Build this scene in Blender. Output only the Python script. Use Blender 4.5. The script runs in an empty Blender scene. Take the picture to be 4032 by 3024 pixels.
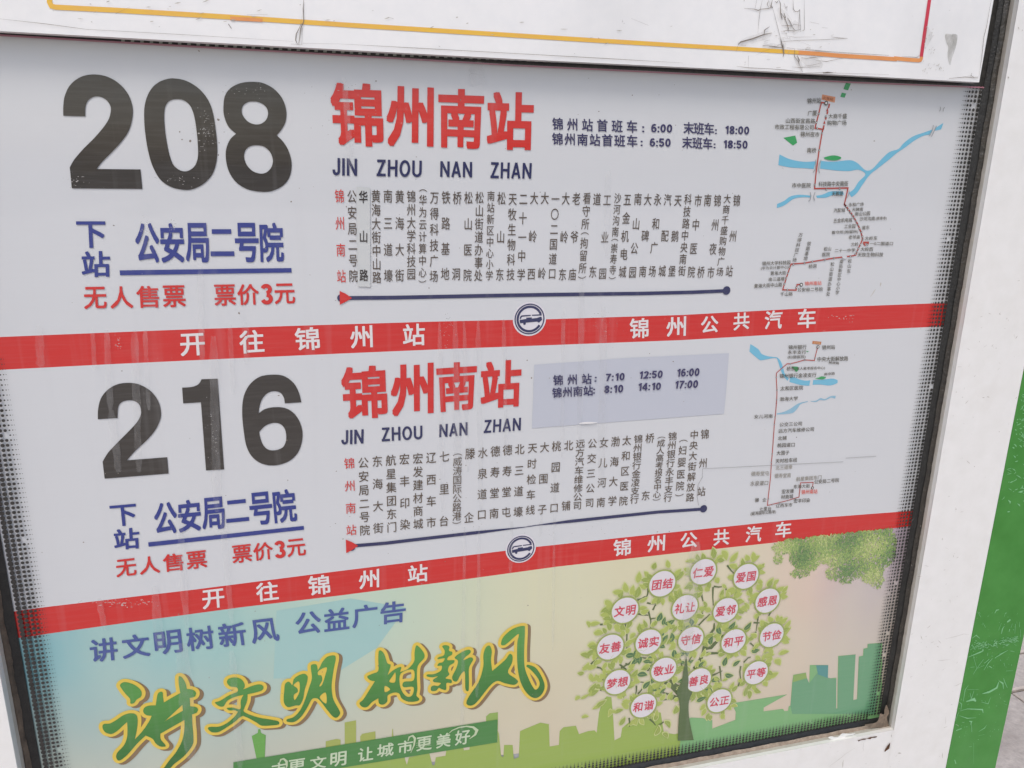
import bpy, math, random
from mathutils import Vector, Matrix
from mathutils.geometry import tessellate_polygon
random.seed(7)
S = bpy.context.scene
COL = S.collection

# ------------------------------------------------------------------ camera, sky, sun
# World: X along the board, Y into it (the board's print lies in the plane y = 0), Z up, ground at z = 0.
F = 3058.0                                   # focal length in photo pixels (4032 wide)
def _n(v): return v.normalized()
DH = _n(Vector((11884, -667, F)))            # board's X seen from the camera (x right, y down, z forward)
DV = Vector((-165, 11083, F)); DV = _n(DV - DV.dot(DH) * DH)
DN = DH.cross(DV)
DIST, MIDZ = 0.9, 1.35
CAM = Vector((-DIST * DH[2], -DIST * DN[2], DIST * DV[2] + MIDZ))
cd = bpy.data.cameras.new('camera')
cam = bpy.data.objects.new('camera', cd); COL.objects.link(cam)
cd.sensor_width = 36.0; cd.lens = 36.0 * F / 4032.0
cd.clip_start = 0.01; cd.clip_end = 2000.0
M = Matrix(((DH[0], -DH[1], -DH[2], CAM[0]), (DN[0], -DN[1], -DN[2], CAM[1]), (-DV[0], DV[1], DV[2], CAM[2]), (0, 0, 0, 1)))
cam.matrix_world = M
S.camera = cam

world = bpy.data.worlds.new('World'); S.world = world; world.use_nodes = True
wn = world.node_tree
sky = wn.nodes.new('ShaderNodeTexSky'); sky.sky_type = 'NISHITA'; sky.sun_disc = False
SUN_EL, SUN_AZ = math.radians(56), math.radians(215)
sky.sun_elevation = SUN_EL; sky.sun_rotation = SUN_AZ
sky.air_density = 1.0; sky.dust_density = 3.6; sky.ozone_density = 1.0
wn.nodes['Background'].inputs['Strength'].default_value = 0.135
wn.links.new(sky.outputs[0], wn.nodes['Background'].inputs['Color'])
sl = bpy.data.lights.new('sun', 'SUN'); sl.energy = 1.0; sl.angle = math.radians(25); sl.color = (1.0, 0.975, 0.94)
sun = bpy.data.objects.new('sun', sl); COL.objects.link(sun)
sd = Vector((math.sin(SUN_AZ) * math.cos(SUN_EL), math.cos(SUN_AZ) * math.cos(SUN_EL), math.sin(SUN_EL)))
sun.rotation_euler = sd.to_track_quat('Z', 'Y').to_euler()
S.view_settings.view_transform = 'Standard'; S.view_settings.look = 'None'
S.view_settings.exposure = 0.22; S.view_settings.gamma = 1.0

# ------------------------------------------------------------------ image pixels projected onto the board
# Positions are image pixel coordinates, read in zoomed windows (origin, scale); at() casts them from the camera onto a plane
# standing `off` metres in front of the print.
W = {'v': (0, 0, .54861)}
for j in range(3):
    for i in range(3): W[str(j * 3 + i + 1)] = (1344 * i, 1008 * j, 1.6458)
W.update(a=(1300, 700, 2.4578), b=(2100, 700, 2.4578), c=(1300, 1680, 2.765), d=(2000, 1640, 2.4578),
         e=(2900, 800, 3.16), f=(2900, 1340, 4.0218), h=(2900, 1780, 4.0218), k=(360, 2600, 2.765),
         l=(1100, 2400, 2.6588), m=(2260, 2150, 3.687), n=(2700, 2130, 3.858), o=(2260, 2500, 3.4556),
         p=(2700, 2500, 2.765), q=(3550, 0, 3.3174), r=(3632, 2400, 2.6575), s=(3200, 2620, 4.106),
         t=(0, 2500, 3.165), u=(2900, 0, 3.6867), w=(3550, 1200, 2.7656), z=(0, 0, 1.0), L=(1990, 1180, 10.37))
def at(g, x, y, off=0.0):
    ox, oy, s = W[g]
    r = Vector((ox + x / s - 2016, oy + y / s - 1512, F))
    t = (DIST * DN[2] - off) / r.dot(DN)
    q = r * t
    return Vector((q.dot(DH) - DIST * DH[2], -off, -(q.dot(DV)) + DIST * DV[2] + MIDZ))

# ------------------------------------------------------------------ materials
def lin(c): return tuple((x / 255 / 12.92 if x <= 10 else ((x / 255 + .055) / 1.055) ** 2.4) for x in c) + (1,)
def nd(t, kind, **kw):
    n = t.nodes.new(kind)
    for k, v in kw.items():
        if k.startswith('i_'): n.inputs[k[2:].replace('_', ' ')].default_value = v
        else: setattr(n, k, v)
    return n
def coords(t, scale):
    g = nd(t, 'ShaderNodeNewGeometry'); m = nd(t, 'ShaderNodeMapping'); m.inputs['Scale'].default_value = scale
    t.links.new(g.outputs['Position'], m.inputs['Vector']); return m.outputs[0]
def noise(t, scale, vec=None, detail=4, rough=.55):
    n = nd(t, 'ShaderNodeTexNoise'); n.inputs['Scale'].default_value = scale; n.inputs['Detail'].default_value = detail
    n.inputs['Roughness'].default_value = rough
    t.links.new(vec if vec is not None else coords(t, (1, 1, 1)), n.inputs['Vector']); return n.outputs['Fac']
def ramp(t, src, stops):
    r = nd(t, 'ShaderNodeValToRGB'); e = r.color_ramp.elements
    while len(e) < len(stops): e.new(.5)
    for el, (p, c) in zip(e, stops): el.position = p; el.color = c if len(c) == 4 else tuple(c) + (1,)
    t.links.new(src, r.inputs[0]); return r.outputs['Color']
def mixc(t, fac, a, b):
    m = nd(t, 'ShaderNodeMix', data_type='RGBA')
    for sock, v in ((m.inputs[0], fac), (m.inputs[6], a), (m.inputs[7], b)):
        if hasattr(v, 'is_output') or isinstance(v, bpy.types.NodeSocket): t.links.new(v, sock)
        else: sock.default_value = v
    return m.outputs[2]
def mapr(t, src, a, b, c, d):
    m = nd(t, 'ShaderNodeMapRange'); m.clamp = True
    for i, v in enumerate((a, b, c, d)): m.inputs[i + 1].default_value = v
    t.links.new(src, m.inputs[0]); return m.outputs[0]
MATS = {}
def newmat(name):
    m = bpy.data.materials.new(name); m.use_nodes = True; return m, m.node_tree, m.node_tree.nodes['Principled BSDF']
def film(t, b, col):
    """glossy weathered print film: the ink, brushed wear, run-down dust, clear coat"""
    g = coords(t, (1, 1, 1))
    dust = mapr(t, noise(t, 1.0, coords(t, (55, 1, 2.5)), 3), .56, .80, 0, .11)
    brush = mapr(t, noise(t, 1.0, coords(t, (14, 1, 260)), 3, .7), .45, .8, 0, .05)
    spot = mapr(t, noise(t, 160, g, 3, .7), .69, .76, 0, .45)
    blot = mapr(t, noise(t, 7, g, 3, .6), .45, .75, 0, 1)
    mul = nd(t, 'ShaderNodeMath', operation='MULTIPLY'); t.links.new(spot, mul.inputs[0]); t.links.new(blot, mul.inputs[1])
    c = mixc(t, dust, col, lin((196, 196, 198))); c = mixc(t, brush, c, lin((190, 190, 190)))
    c = mixc(t, mul.outputs[0], c, lin((205, 203, 200)))
    t.links.new(c, b.inputs['Base Color'])
    b.inputs['Roughness'].default_value = .55
    b.inputs['Coat Weight'].default_value = 1.0; b.inputs['Coat IOR'].default_value = 1.58
    b.inputs['Coat Roughness'].default_value = .035
    bp = nd(t, 'ShaderNodeBump'); bp.inputs['Strength'].default_value = .12; bp.inputs['Distance'].default_value = .004
    t.links.new(noise(t, 9, coords(t, (1, 1, 1.6)), 2), bp.inputs['Height']); t.links.new(bp.outputs[0], b.inputs['Coat Normal'])
def ink(rgb):
    k = 'ink_%d_%d_%d' % rgb
    if k not in MATS:
        m, t, b = newmat(k); film(t, b, lin(rgb)); MATS[k] = m
    return MATS[k]
def paint(name, rgb, rgb2, rough=.45, bump=.05, scale=60, coat=0.0, big=None):
    m, t, b = newmat(name)
    f = mapr(t, noise(t, scale, None, 5, .6), .3, .75, 0, 1)
    c = mixc(t, f, lin(rgb), lin(rgb2))
    if big:
        c = mixc(t, mapr(t, noise(t, 5, None, 5, .65), .5, .78, 0, .6), c, lin(big))
        sp = mapr(t, noise(t, 90, None, 3, .7), .70, .76, 0, .5); c = mixc(t, sp, c, lin((120, 112, 100)))
    t.links.new(c, b.inputs['Base Color']); b.inputs['Roughness'].default_value = rough
    b.inputs['Coat Weight'].default_value = coat; b.inputs['Coat Roughness'].default_value = .08
    bp = nd(t, 'ShaderNodeBump'); bp.inputs['Strength'].default_value = bump; bp.inputs['Distance'].default_value = .002
    t.links.new(noise(t, scale * 3, None, 3), bp.inputs['Height']); t.links.new(bp.outputs[0], b.inputs['Normal'])
    return m
PAPER = newmat('poster_film'); film(PAPER[1], PAPER[2], lin((210, 213, 216))); PAPER = PAPER[0]
STICK = newmat('sticker_film'); film(STICK[1], STICK[2], lin((191, 196, 207))); STICK = STICK[0]
CLEARTAPE = newmat('patch_film'); film(CLEARTAPE[1], CLEARTAPE[2], lin((202, 206, 206))); CLEARTAPE = CLEARTAPE[0]
BLACK, BROWN, NAVY, BLUE, RED, WHITE = (44, 40, 35), (78, 64, 50), (24, 32, 84), (24, 46, 132), (204, 22, 16), (226, 222, 222)
MAPINK, INDIGO = (84, 80, 66), (40, 36, 88)
MWHITE = paint('white_enamel', (238, 238, 236), (232, 232, 229), .38, .05, 40, .3, (226, 224, 219))
MPANEL = paint('white_panel_film', (243, 243, 242), (237, 238, 238), .35, .06, 50, .5, (221, 222, 222))
MBLACK = paint('black_rubber', (26, 27, 27), (44, 45, 44), .45, .4, 120)
MDOT = paint('black_enamel_dots', (30, 31, 31), (58, 57, 55), .3, .05, 200, .6)
MSEAL = paint('dirty_sealant', (112, 98, 84), (66, 58, 50), .6, .9, 60)
MSEALD = paint('dark_sealant', (62, 58, 52), (34, 33, 31), .35, .9, 70, .3)
MGREEN = paint('green_film', (50, 130, 38), (66, 144, 56), .4, .08, 24, .3, (86, 152, 80))
MSCR = paint('scratched_film', (138, 198, 146), (118, 184, 124), .6, .1, 90)
MCRACK = paint('dirt_filled_crack', (112, 104, 96), (150, 142, 134), .8, .2, 150)
MSMUDGE = paint('grey_smudge', (176, 172, 164), (198, 195, 188), .8, .1, 200)
MRUST = paint('rusty_steel', (98, 62, 34), (60, 42, 28), .8, .5, 120)
MYEL = paint('yellow_line_film', (236, 190, 66), (232, 180, 84), .4, .03, 60, .3)
MORG = paint('orange_line_film', (232, 158, 92), (222, 144, 84), .4, .03, 60, .3)
MREDL = paint('crimson_line_film', (198, 44, 68), (206, 60, 78), .4, .03, 60, .3)
MGLASS = paint('milky_glass', (176, 178, 180), (168, 172, 174), .25, .02, 60, .8)
MSTONE = paint('paving_stone', (200, 190, 180), (166, 156, 148), .85, .8, 45, 0, (150, 138, 130))
MJOINT = paint('sandy_joint', (112, 104, 96), (88, 82, 76), .95, .6, 90)
# streak film: thin dusty veil with clear gaps
def veil(name, rgb, amount):
    m, t, b = newmat(name)
    out = t.nodes['Material Output']; tr = nd(t, 'ShaderNodeBsdfTransparent'); mx = nd(t, 'ShaderNodeMixShader')
    b.inputs['Base Color'].default_value = lin(rgb); b.inputs['Roughness'].default_value = .5
    f = mapr(t, noise(t, 1.0, coords(t, (90, 1, 30)), 4, .7), .35, .7, amount * .25, amount)
    t.links.new(f, mx.inputs[0]); t.links.new(tr.outputs[0], mx.inputs[1]); t.links.new(b.outputs[0], mx.inputs[2])
    t.links.new(mx.outputs[0], out.inputs[0]); return m
MVEIL = veil('dried_run_mark', (214, 214, 214), .17)
MTAPE = veil('clear_tape', (220, 218, 214), .26)
MHAZE = veil('leaf_halo_ink', (190, 205, 110), .85)

# ------------------------------------------------------------------ mesh helpers
def mesh(name, verts, faces, mat, parent=None, kind=None, label=None, smooth=False):
    o0 = Vector((0, 0, 0)); p = parent
    while p is not None: o0 = o0 + p.location; p = p.parent
    me = bpy.data.meshes.new(name)
    me.from_pydata([tuple(Vector(v) - o0) for v in verts], [], faces)
    me.materials.append(mat)
    if smooth:
        for f in me.polygons: f.use_smooth = True
    o = bpy.data.objects.new(name, me); COL.objects.link(o)
    if parent is not None: o.parent = parent
    if kind: o['kind'] = kind
    if label: o['label'] = label
    return o
def thing(name, label, cat, loc, group=None):
    o = bpy.data.objects.new(name, None); COL.objects.link(o); o.location = loc; o.empty_display_size = .05
    o['label'] = label; o['category'] = cat
    if group: o['group'] = group
    return o
class Geo:
    """collects flat shapes lying on the board"""
    def __init__(s): s.v = []; s.f = []
    def add(s, v, f):
        b = len(s.v); s.v += list(v); s.f += [tuple(i + b for i in x) for x in f]
    def poly(s, loops):
        loops = [[Vector(p) for p in lp] for lp in loops]
        flat = [[Vector((p.x, p.z, 0)) for p in lp] for lp in loops]
        s.add([p for lp in loops for p in lp], tessellate_polygon(flat))
    def make(s, name, mat, parent=None, **kw): return mesh(name, s.v, s.f, mat, parent, **kw)
def pts(g, L, off): return [at(g, p[0], p[1], off) for p in L]
def flat(name, g, L, off, mat, parent, holes=(), **kw):
    G = Geo(); G.poly([pts(g, L, off)] + [pts(g, h, off) for h in holes]); return G.make(name, mat, parent, **kw)
def smooth_loop(L, n=5):
    """closed Catmull-Rom through the points; a third value marks a corner"""
    out = []; N = len(L)
    for i in range(N):
        p0, p1, p2, p3 = L[i - 1], L[i], L[(i + 1) % N], L[(i + 2) % N]
        a = p1 if len(p1) > 2 else p0; d = p2 if len(p2) > 2 else p3
        out.append((p1[0], p1[1]))
        for k in range(1, n):
            t = k / n; t2 = t * t; t3 = t2 * t
            out.append(tuple(.5 * (2 * p1[j] + (p2[j] - a[j]) * t + (2 * a[j] - 5 * p1[j] + 4 * p2[j] - d[j]) * t2 + (3 * p1[j] - a[j] - 3 * p2[j] + d[j]) * t3) for j in (0, 1)))
    return out
def ribbon(G, P, w, z=0.0):
    """polyline of constant or given widths (metres) in the board's plane, mitred"""
    n = len(P); ws = w if isinstance(w, (list, tuple)) else [w] * n
    L = []; R = []
    for i in range(n):
        a = P[max(i - 1, 0)]; b = P[min(i + 1, n - 1)]; d = b - a; d.y = 0
        if 0 < i < n - 1:
            e1 = P[i] - a; e2 = b - P[i]; e1.y = e2.y = 0
            if e1.length > 1e-9 and e2.length > 1e-9: d = e1.normalized() + e2.normalized()
        if d.length < 1e-9: d = Vector((1, 0, 0))
        d.normalize(); q = Vector((-d.z, 0, d.x)) * ws[i] / 2
        if 0 < i < n - 1:
            e = (P[i] - P[i - 1]); e.y = 0
            if e.length > 1e-9:
                e.normalize(); c = max(.5, abs(e.dot(d))); q = q / c
        L.append(P[i] + q + Vector((0, -z, 0))); R.append(P[i] - q + Vector((0, -z, 0)))
    G.add(L + R, [(i, i + 1, n + i + 1, n + i) for i in range(n - 1)])
def line(name, g, L, off, w, mat, parent, **kw):
    G = Geo(); ribbon(G, pts(g, L, off), w); return G.make(name, mat, parent, **kw)
def disc(c, r, n=20, sx=1.0):
    return [c + Vector((math.cos(6.28318 * i / n) * r * sx, 0, math.sin(6.28318 * i / n) * r)) for i in range(n)]

# ------------------------------------------------------------------ lettering
GL = {}
def glyph(ch):
    if ch not in GL:
        c = bpy.data.curves.new('glyph', 'FONT'); c.body = ch; c.resolution_u = 3
        o = bpy.data.objects.new('glyph', c); COL.objects.link(o)
        dg = bpy.context.evaluated_depsgraph_get(); dg.update()
        me = bpy.data.meshes.new_from_object(o.evaluated_get(dg))
        GL[ch] = ([(v.co.x, v.co.y) for v in me.vertices], [tuple(p.vertices) for p in me.polygons])
        bpy.data.objects.remove(o); bpy.data.curves.remove(c); bpy.data.meshes.remove(me)
    return GL[ch]
STRIKES = {0: [(0, 0)], 1: [(-1, 0), (1, 0), (0, 1), (0, -1)],
           2: [(-1, -1), (-1, 1), (1, -1), (1, 1), (-1, 0), (1, 0), (0, 1), (0, -1), (0, 0)]}
def arc(cx, cy, rx, ry, a0, a1, n=10):
    return [(cx + rx * math.cos(math.radians(a0 + (a1 - a0) * i / n)), cy + ry * math.sin(math.radians(a0 + (a1 - a0) * i / n))) for i in range(n + 1)]
def strokes(ch, t):
    """centre lines of a plain grotesque letter, cap height 1; returns (lines, width)"""
    h = t / 2; w = .58; c = w / 2; r = c - h
    if ch == 'I': return [[(h, 0), (h, 1)]], t
    if ch == 'J': return [[(.48 - h, 1), (.48 - h, .26)] + arc(.24, .26, .24 - h, .26 - h, 0, -180, 12)[1:] + [(h, .34)]], .48
    if ch == 'N': return [[(h, 0), (h, 1)], [(.66 - h, 0), (.66 - h, 1)], [(h, 1 - h * .4), (.66 - h, h * .4)]], .66
    if ch == 'Z': return [[(.03, 1 - h), (.58, 1 - h)], [(.56 - h, 1 - h), (h + .02, h)], [(0, h), (.60, h)]], .60
    if ch == 'H': return [[(h, 0), (h, 1)], [(.64 - h, 0), (.64 - h, 1)], [(h, .52), (.64 - h, .52)]], .64
    if ch == 'O': return [arc(.36, .5, .36 - h, .51 - h, 0, 360, 28)], .72
    if ch == 'U': return [[(h, 1), (h, .32)] + arc(.32, .32, .32 - h, .32 - h, 180, 360, 12)[1:] + [(.64 - h, 1)]], .64
    if ch == 'A': return [[(h * .9, 0), (.34, 1)], [(.68 - h * .9, 0), (.34, 1)], [(.18, .30), (.50, .30)]], .68
    if ch == '0': return [arc(c, .5, r, .5 - h, 0, 360, 26)], w
    if ch == '1': return [[(.36, 0), (.36, 1)], [(.10, .76), (.22, .78), (.33, .94)]], .36 + h
    if ch == '2': return [arc(c, .70, r, .30 - h, 175, -20, 10) + [(w * .62, .36), (h + .04, h)], [(0, h), (w, h)]], w
    if ch == '3': return [arc(c, .735, r * .9, .265 - h, 165, -90, 10), arc(c, .27 + .0, r, .27 - h * .9, 90, -165, 12)], w
    if ch == '4': return [[(.42, 0), (.42, 1)], [(.40, .96), (.03, .32)], [(.02, .28), (.60, .28)]], .60
    if ch == '5': return [[(.52, 1 - h), (.13, 1 - h), (.08, .50)], arc(c, .33, r, .33 - h, 130, -165, 14)], w
    if ch == '6': return [arc(c, .33, r, .33 - h, 0, 360, 20), arc(c + .02, .52, r + .02, .48 - h, 50, 190, 10)], w
    if ch == '7': return [[(0, 1 - h), (w, 1 - h)], [(w - h, 1 - h), (.30, .5), (.20, 0)]], w
    if ch == '8': return [arc(c, .745, r * .88, .255 - h, 0, 360, 18), arc(c, .275, r, .275 - h, 0, 360, 20)], w
    if ch == ':': return [[(h, .02), (h, .02 + t)], [(h, .52), (h, .52 + t)]], t
def ribbon2(L, t):
    n = len(L); A = []; B = []
    closed = n > 4 and abs(L[0][0] - L[-1][0]) + abs(L[0][1] - L[-1][1]) < 1e-6
    for i in range(n):
        p = L[i - 1] if i else (L[-2] if closed else L[0]); q = L[i + 1] if i < n - 1 else (L[1] if closed else L[-1])
        dx, dy = q[0] - p[0], q[1] - p[1]; m = math.hypot(dx, dy) or 1; dx /= m; dy /= m
        e = (L[i][0] - p[0], L[i][1] - p[1]); em = math.hypot(*e); k = 1.0
        if em > 1e-9 and 0 < i < n - 1: k = 1 / max(.55, abs(e[0] * dx + e[1] * dy) / em)
        A.append((L[i][0] - dy * t / 2 * k, L[i][1] + dx * t / 2 * k)); B.append((L[i][0] + dy * t / 2 * k, L[i][1] - dx * t / 2 * k))
    return A + B, [(i, i + 1, n + i + 1, n + i) for i in range(n - 1)]
def latin(word, t, gap=.13):
    key = (word, t)
    if key not in GL:
        V = []; Fc = []; x = 0; j = 0
        for ch in word:
            SL, w = strokes(ch, t)
            for L in SL:
                v, f = ribbon2(L, t); b = len(V); V += [(a + x, c_, j) for a, c_ in v]; Fc += [tuple(i + b for i in q_) for q_ in f]; j += 1
            x += w + gap
        GL[key] = (V, Fc)
    return GL[key]
def stamp(G, V, Fc, fn, weight, d, dy=None):
    dy = d if dy is None else dy
    for k, (sx, sy) in enumerate(STRIKES[weight]):
        G.add([fn(v[0] + sx * d, v[1] + sy * dy) + Vector((0, -6e-6 * k - (5e-6 * v[2] if len(v) > 2 else 0), 0)) for v in V], Fc)
def text(G, g, s, quad, off, weight=1, d=.012):
    """lay the ink of s out over the quad (tl, tr, br, bl)"""
    if all(ch in 'JINZHOUA0123456789:' for ch in s): V, Fc = latin(s, .165 if s[0] in 'JZN' else .19, .13 if s[0] in 'JZN' else .10); weight = 0; d = 0
    else: V, Fc = glyph(s)
    x0 = min(v[0] for v in V) - d; x1 = max(v[0] for v in V) + d; y0 = min(v[1] for v in V) - d; y1 = max(v[1] for v in V) + d
    if s == '一': y0 -= .3; y1 += .3
    tl, tr, br, bl = pts(g, quad, off)
    def fn(x, y):
        u = (x - x0) / (x1 - x0); v = (y1 - y) / (y1 - y0)
        return (tl * (1 - u) + tr * u) * (1 - v) + (bl * (1 - u) + br * u) * v
    stamp(G, V, Fc, fn, weight, d)
def lettering(name, g, s, quad, off, rgb, parent, weight=1, d=.012, label=None):
    G = Geo(); text(G, g, s, quad, off, weight, d)
    return G.make(name, ink(rgb) if isinstance(rgb, tuple) else rgb, parent, label=label)
def cell(G, ch, c, ux, uy, weight, d, turn=False):
    """one character in an em cell centred at c; ux, uy = cell width and height vectors"""
    V, Fc = glyph(ch)
    if turn: fn = lambda x, y: c + ux * (y - .38) + uy * (-(x - .5))
    else: fn = lambda x, y: c + ux * (x - .5) + uy * (y - .38)
    stamp(G, V, Fc, fn, weight, d)
def column(name, g, s, x0, y0, x1, y1, h, w, off, rgb, parent, weight=1, d=.006, label=None):
    """a vertical line of characters; ink runs from (x0,y0) to (x1,y1), h = ink height (window px), w = em width (m)"""
    a, b = at(g, x0, y0, off), at(g, x1, y1, off)
    Lp = math.hypot(x1 - x0, y1 - y0); k = (b - a).length / Lp
    dn = (b - a).normalized(); hm = h * k
    hs = [hm * (.42 if ch in '()' else 1) for ch in s]
    free = ((b - a).length - sum(hs)) / max(1, len(s) - 1)
    G = Geo(); y = 0
    for ch, hh in zip(s, hs):
        c = a + dn * (y + hh / 2)
        if ch == '(': cell(G, '（', c - dn * hm * .29, Vector((w, 0, 0)), -dn * hm / .9 * .8, weight, d, True)
        elif ch == ')': cell(G, '）', c + dn * hm * .29, Vector((w, 0, 0)), -dn * hm / .9 * .8, weight, d, True)
        else: cell(G, ch, c, Vector((w, 0, 0)), -dn * hm / .9, weight, d)
        y += hh + free
    return G.make(name, ink(rgb), parent, label=label)
def row(name, g, s, xl, yl, xr, yr, w, h, off, rgb, parent, weight=1, d=.012, label=None):
    """characters spaced evenly from the centre (xl,yl) to (xr,yr); w, h = cell size in window px"""
    G = Geo(); n = len(s)
    for i, ch in enumerate(s):
        t = i / max(1, n - 1); x = xl + (xr - xl) * t; y = yl + (yr - yl) * t
        sl_ = (yr - yl) / max(1e-6, xr - xl)
        c = at(g, x, y, off); ux = at(g, x + w / 2, y + sl_ * w / 2, off) - at(g, x - w / 2, y - sl_ * w / 2, off)
        uy = at(g, x, y - h / 2, off) - at(g, x, y + h / 2, off)
        cell(G, ch, c, ux, uy, weight, d)
    return G.make(name, ink(rgb), parent, label=label)

O0, O1, O2, O3, O4 = .0010, .0013, .0017, .0022, .0027

XL, XR = -.5475, .6065
def clampx(L, off):
    out = []
    for p in L:
        q = at('v', p[0], p[1], off); out.append(q)
    def cut(a, b, X):
        t = (X - a.x) / (b.x - a.x); return a + (b - a) * t
    a, b = out[0], out[1]; out[0] = cut(a, b, XL)
    a, b = out[-2], out[-1]; out[-1] = cut(a, b, XR)
    return out
TOPL = [(-120, 60), (0, 67), (367, 87), (737, 107), (1106, 127), (1474, 145), (1843, 163), (2200, 178)]
B1T = [(-120, 732), (0, 728), (200, 719.7), (367, 713), (567, 706), (737, 700.7), (937, 694.7), (1107, 691), (1187, 689.5), (1474, 680.3), (1741, 666), (2004, 655.7), (2100, 653)]
B1B = [(-120, 804), (0, 799), (233, 787), (467, 776), (737, 763.7), (970, 753.7), (1237, 743.7), (1474, 734.7), (1741, 718.7), (1996, 707), (2100, 703)]
B2T = [(0, 1325), (43, 1319), (110, 1310), (425, 1273), (737, 1233), (1093, 1189.5), (1157, 1181.5), (1474, 1147.5), (1700, 1124), (1936, 1106), (2100, 1094)]
B2B = [(0, 1383), (57, 1376), (110, 1368), (290, 1343), (520, 1312), (737, 1286), (1000, 1252), (1204, 1224), (1474, 1193.5), (1674, 1172), (1931, 1141), (2100, 1120)]
BOTL = [(60, 1730), (737, 1665), (1300, 1610), (1640, 1560), (1940, 1520), (2100, 1500)]
def between(name, A, B, off, mat, parent, **kw):
    G = Geo(); G.poly([clampx(A, off) + clampx(B, off)[::-1]]); return G.make(name, mat, parent, **kw)

# ------------------------------------------------------------------ the ground
ground = mesh('ground', [(-400, -400, -.012), (400, -400, -.012), (400, 400, -.012), (-400, 400, -.012)], [(0, 1, 2, 3)], MJOINT, None, 'structure')
def slab(x0, x1, y0, y1):
    g = .004; b = .006; z = random.uniform(-.0015, .0015); t = random.uniform(-.001, .001)
    x0 += g; x1 -= g; y0 += g; y1 -= g
    v = [(x0, y0, -.03), (x1, y0, -.03), (x1, y1, -.03), (x0, y1, -.03), (x0, y0, z - .005), (x1, y0, z - .005 + t), (x1, y1, z - .005), (x0, y1, z - .005 + t),
         (x0 + b, y0 + b, z), (x1 - b, y0 + b, z + t), (x1 - b, y1 - b, z), (x0 + b, y1 - b, z + t)]
    f = [(8, 9, 10, 11)] + [(i, (i + 1) % 4, 4 + (i + 1) % 4, 4 + i) for i in range(4)] + [(4 + i, 4 + (i + 1) % 4, 8 + (i + 1) % 4, 8 + i) for i in range(4)]
    mesh('paving_slab', v, f, MSTONE, ground)
ys = [.02, .42, .82, .98, 1.38, 1.78, 2.18]
for j in range(len(ys) - 1):
    sh = 0 if j % 2 else .3
    for i in range(4): slab(1.292 + .6 * i - sh, 1.892 + .6 * i - sh, ys[j], ys[j + 1])
pv = mesh('paved_area', [(-30, -30, -.006), (30, -30, -.006), (30, 30, -.006), (-30, 30, -.006)], [(0, 1, 2, 3)], MSTONE, ground, 'stuff')
G = Geo()
x0_, x1_, y0_, y1_ = .98, 3.7, .02, 2.18
for a in ((-30, -30, 30, y0_), (-30, y1_, 30, 30), (-30, y0_, x0_, y1_), (x1_, y0_, 30, y1_)):
    G.add([(a[0], a[1], -.001), (a[2], a[1], -.001), (a[2], a[3], -.001), (a[0], a[3], -.001)], [(0, 1, 2, 3)])
bpy.data.objects.remove(pv); G.make('paved_area', MSTONE, ground, kind='stuff')

# ------------------------------------------------------------------ display case: frame, pane, seals
case = thing('display_case', 'white enamelled steel display case holding the bus timetables, with green strip along its right edge', 'display case', (0.1, 0, 0))
ZB = at('z', 2688, 2982, 0).z; ZT = at('z', 0, 121, 0).z
FR = .030                                                       # front face of the frame stands this far in front of the print
def X_(g, x, y, off): return at(g, x, y, off).x
gx_r = X_('q', 1140, 1200, .008); sx_r = X_('q', 1228, 1200, .012); lip_r = X_('q', 1345, 1200, FR)
gx_l = X_('7', 207, 1659, .008); sx_l = X_('7', 166, 1659, .012); lip_l = X_('7', 112, 1659, FR)
gz = at('s', 0, 1128, .008).z; sz = at('s', 0, 1205, .012).z; lipz = at('s', 0, 1320, FR).z
grn_l = at('9', 1868, 829, FR).x; grn_r = at('9', 2121, 1209, FR).x
BZ = lipz - .10; TOPZ = ZT + .62
MLIP = paint('shaded_grimy_enamel', (206, 202, 194), (184, 178, 168), .6, .15, 70, 0, (150, 140, 124))  # lip's grey shading put into the colour, together with brown dirt by the seal
def member(name, prof, a, b, vert, parent, mat=MWHITE):
    """extrude a profile (u across, off in front) from a to b"""
    V = []
    for e in (a, b):
        for k, (u, o) in enumerate(prof):
            V.append(((u, -o, e[k] if isinstance(e, list) else e) if vert else (e[k] if isinstance(e, list) else e, -o, u)))
    n = len(prof); V += V[:]
    F_ = [(i, (i + 1) % n, n + (i + 1) % n, n + i) for i in range(n)] + [tuple(range(2 * n, 3 * n))[::-1], tuple(range(3 * n, 4 * n))]
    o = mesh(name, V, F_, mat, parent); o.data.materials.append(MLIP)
    for k in range(1, 3): o.data.polygons[k].material_index = 1  # lip faces next to the seal get the painted-in shade and dirt
    for k in range(1, 7): o.data.polygons[k].use_smooth = True
    return o
def lipprof(s, l, out, sg):
    """from the seal out to the front face with a rounded lip"""
    w = l - s
    return [(s, -.02), (s, .010), (s + w * .35, .014), (s + w * .62, .020), (s + w * .80, .0262), (s + w * .92, .0290), (l + w * .08, .0299), (l + w * .35, FR), (out, FR), (out, -.02)]
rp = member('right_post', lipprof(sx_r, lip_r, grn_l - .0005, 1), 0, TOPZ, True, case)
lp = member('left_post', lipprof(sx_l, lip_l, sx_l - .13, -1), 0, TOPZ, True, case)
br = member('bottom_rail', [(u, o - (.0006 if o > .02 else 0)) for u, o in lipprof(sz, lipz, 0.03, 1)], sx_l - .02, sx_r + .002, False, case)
gs = mesh('green_strip', [(grn_l, -FR - .0004, 0), (grn_r, -FR - .0004, 0), (grn_r, -FR - .0004, TOPZ), (grn_l, -FR - .0004, TOPZ),
                          (grn_l, .02, 0), (grn_r, .02, 0), (grn_r, .02, TOPZ), (grn_l, .02, TOPZ)],
          [(0, 1, 2, 3), (1, 5, 6, 2), (5, 4, 7, 6), (4, 0, 3, 7), (3, 2, 6, 7)], MGREEN, case)
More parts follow.
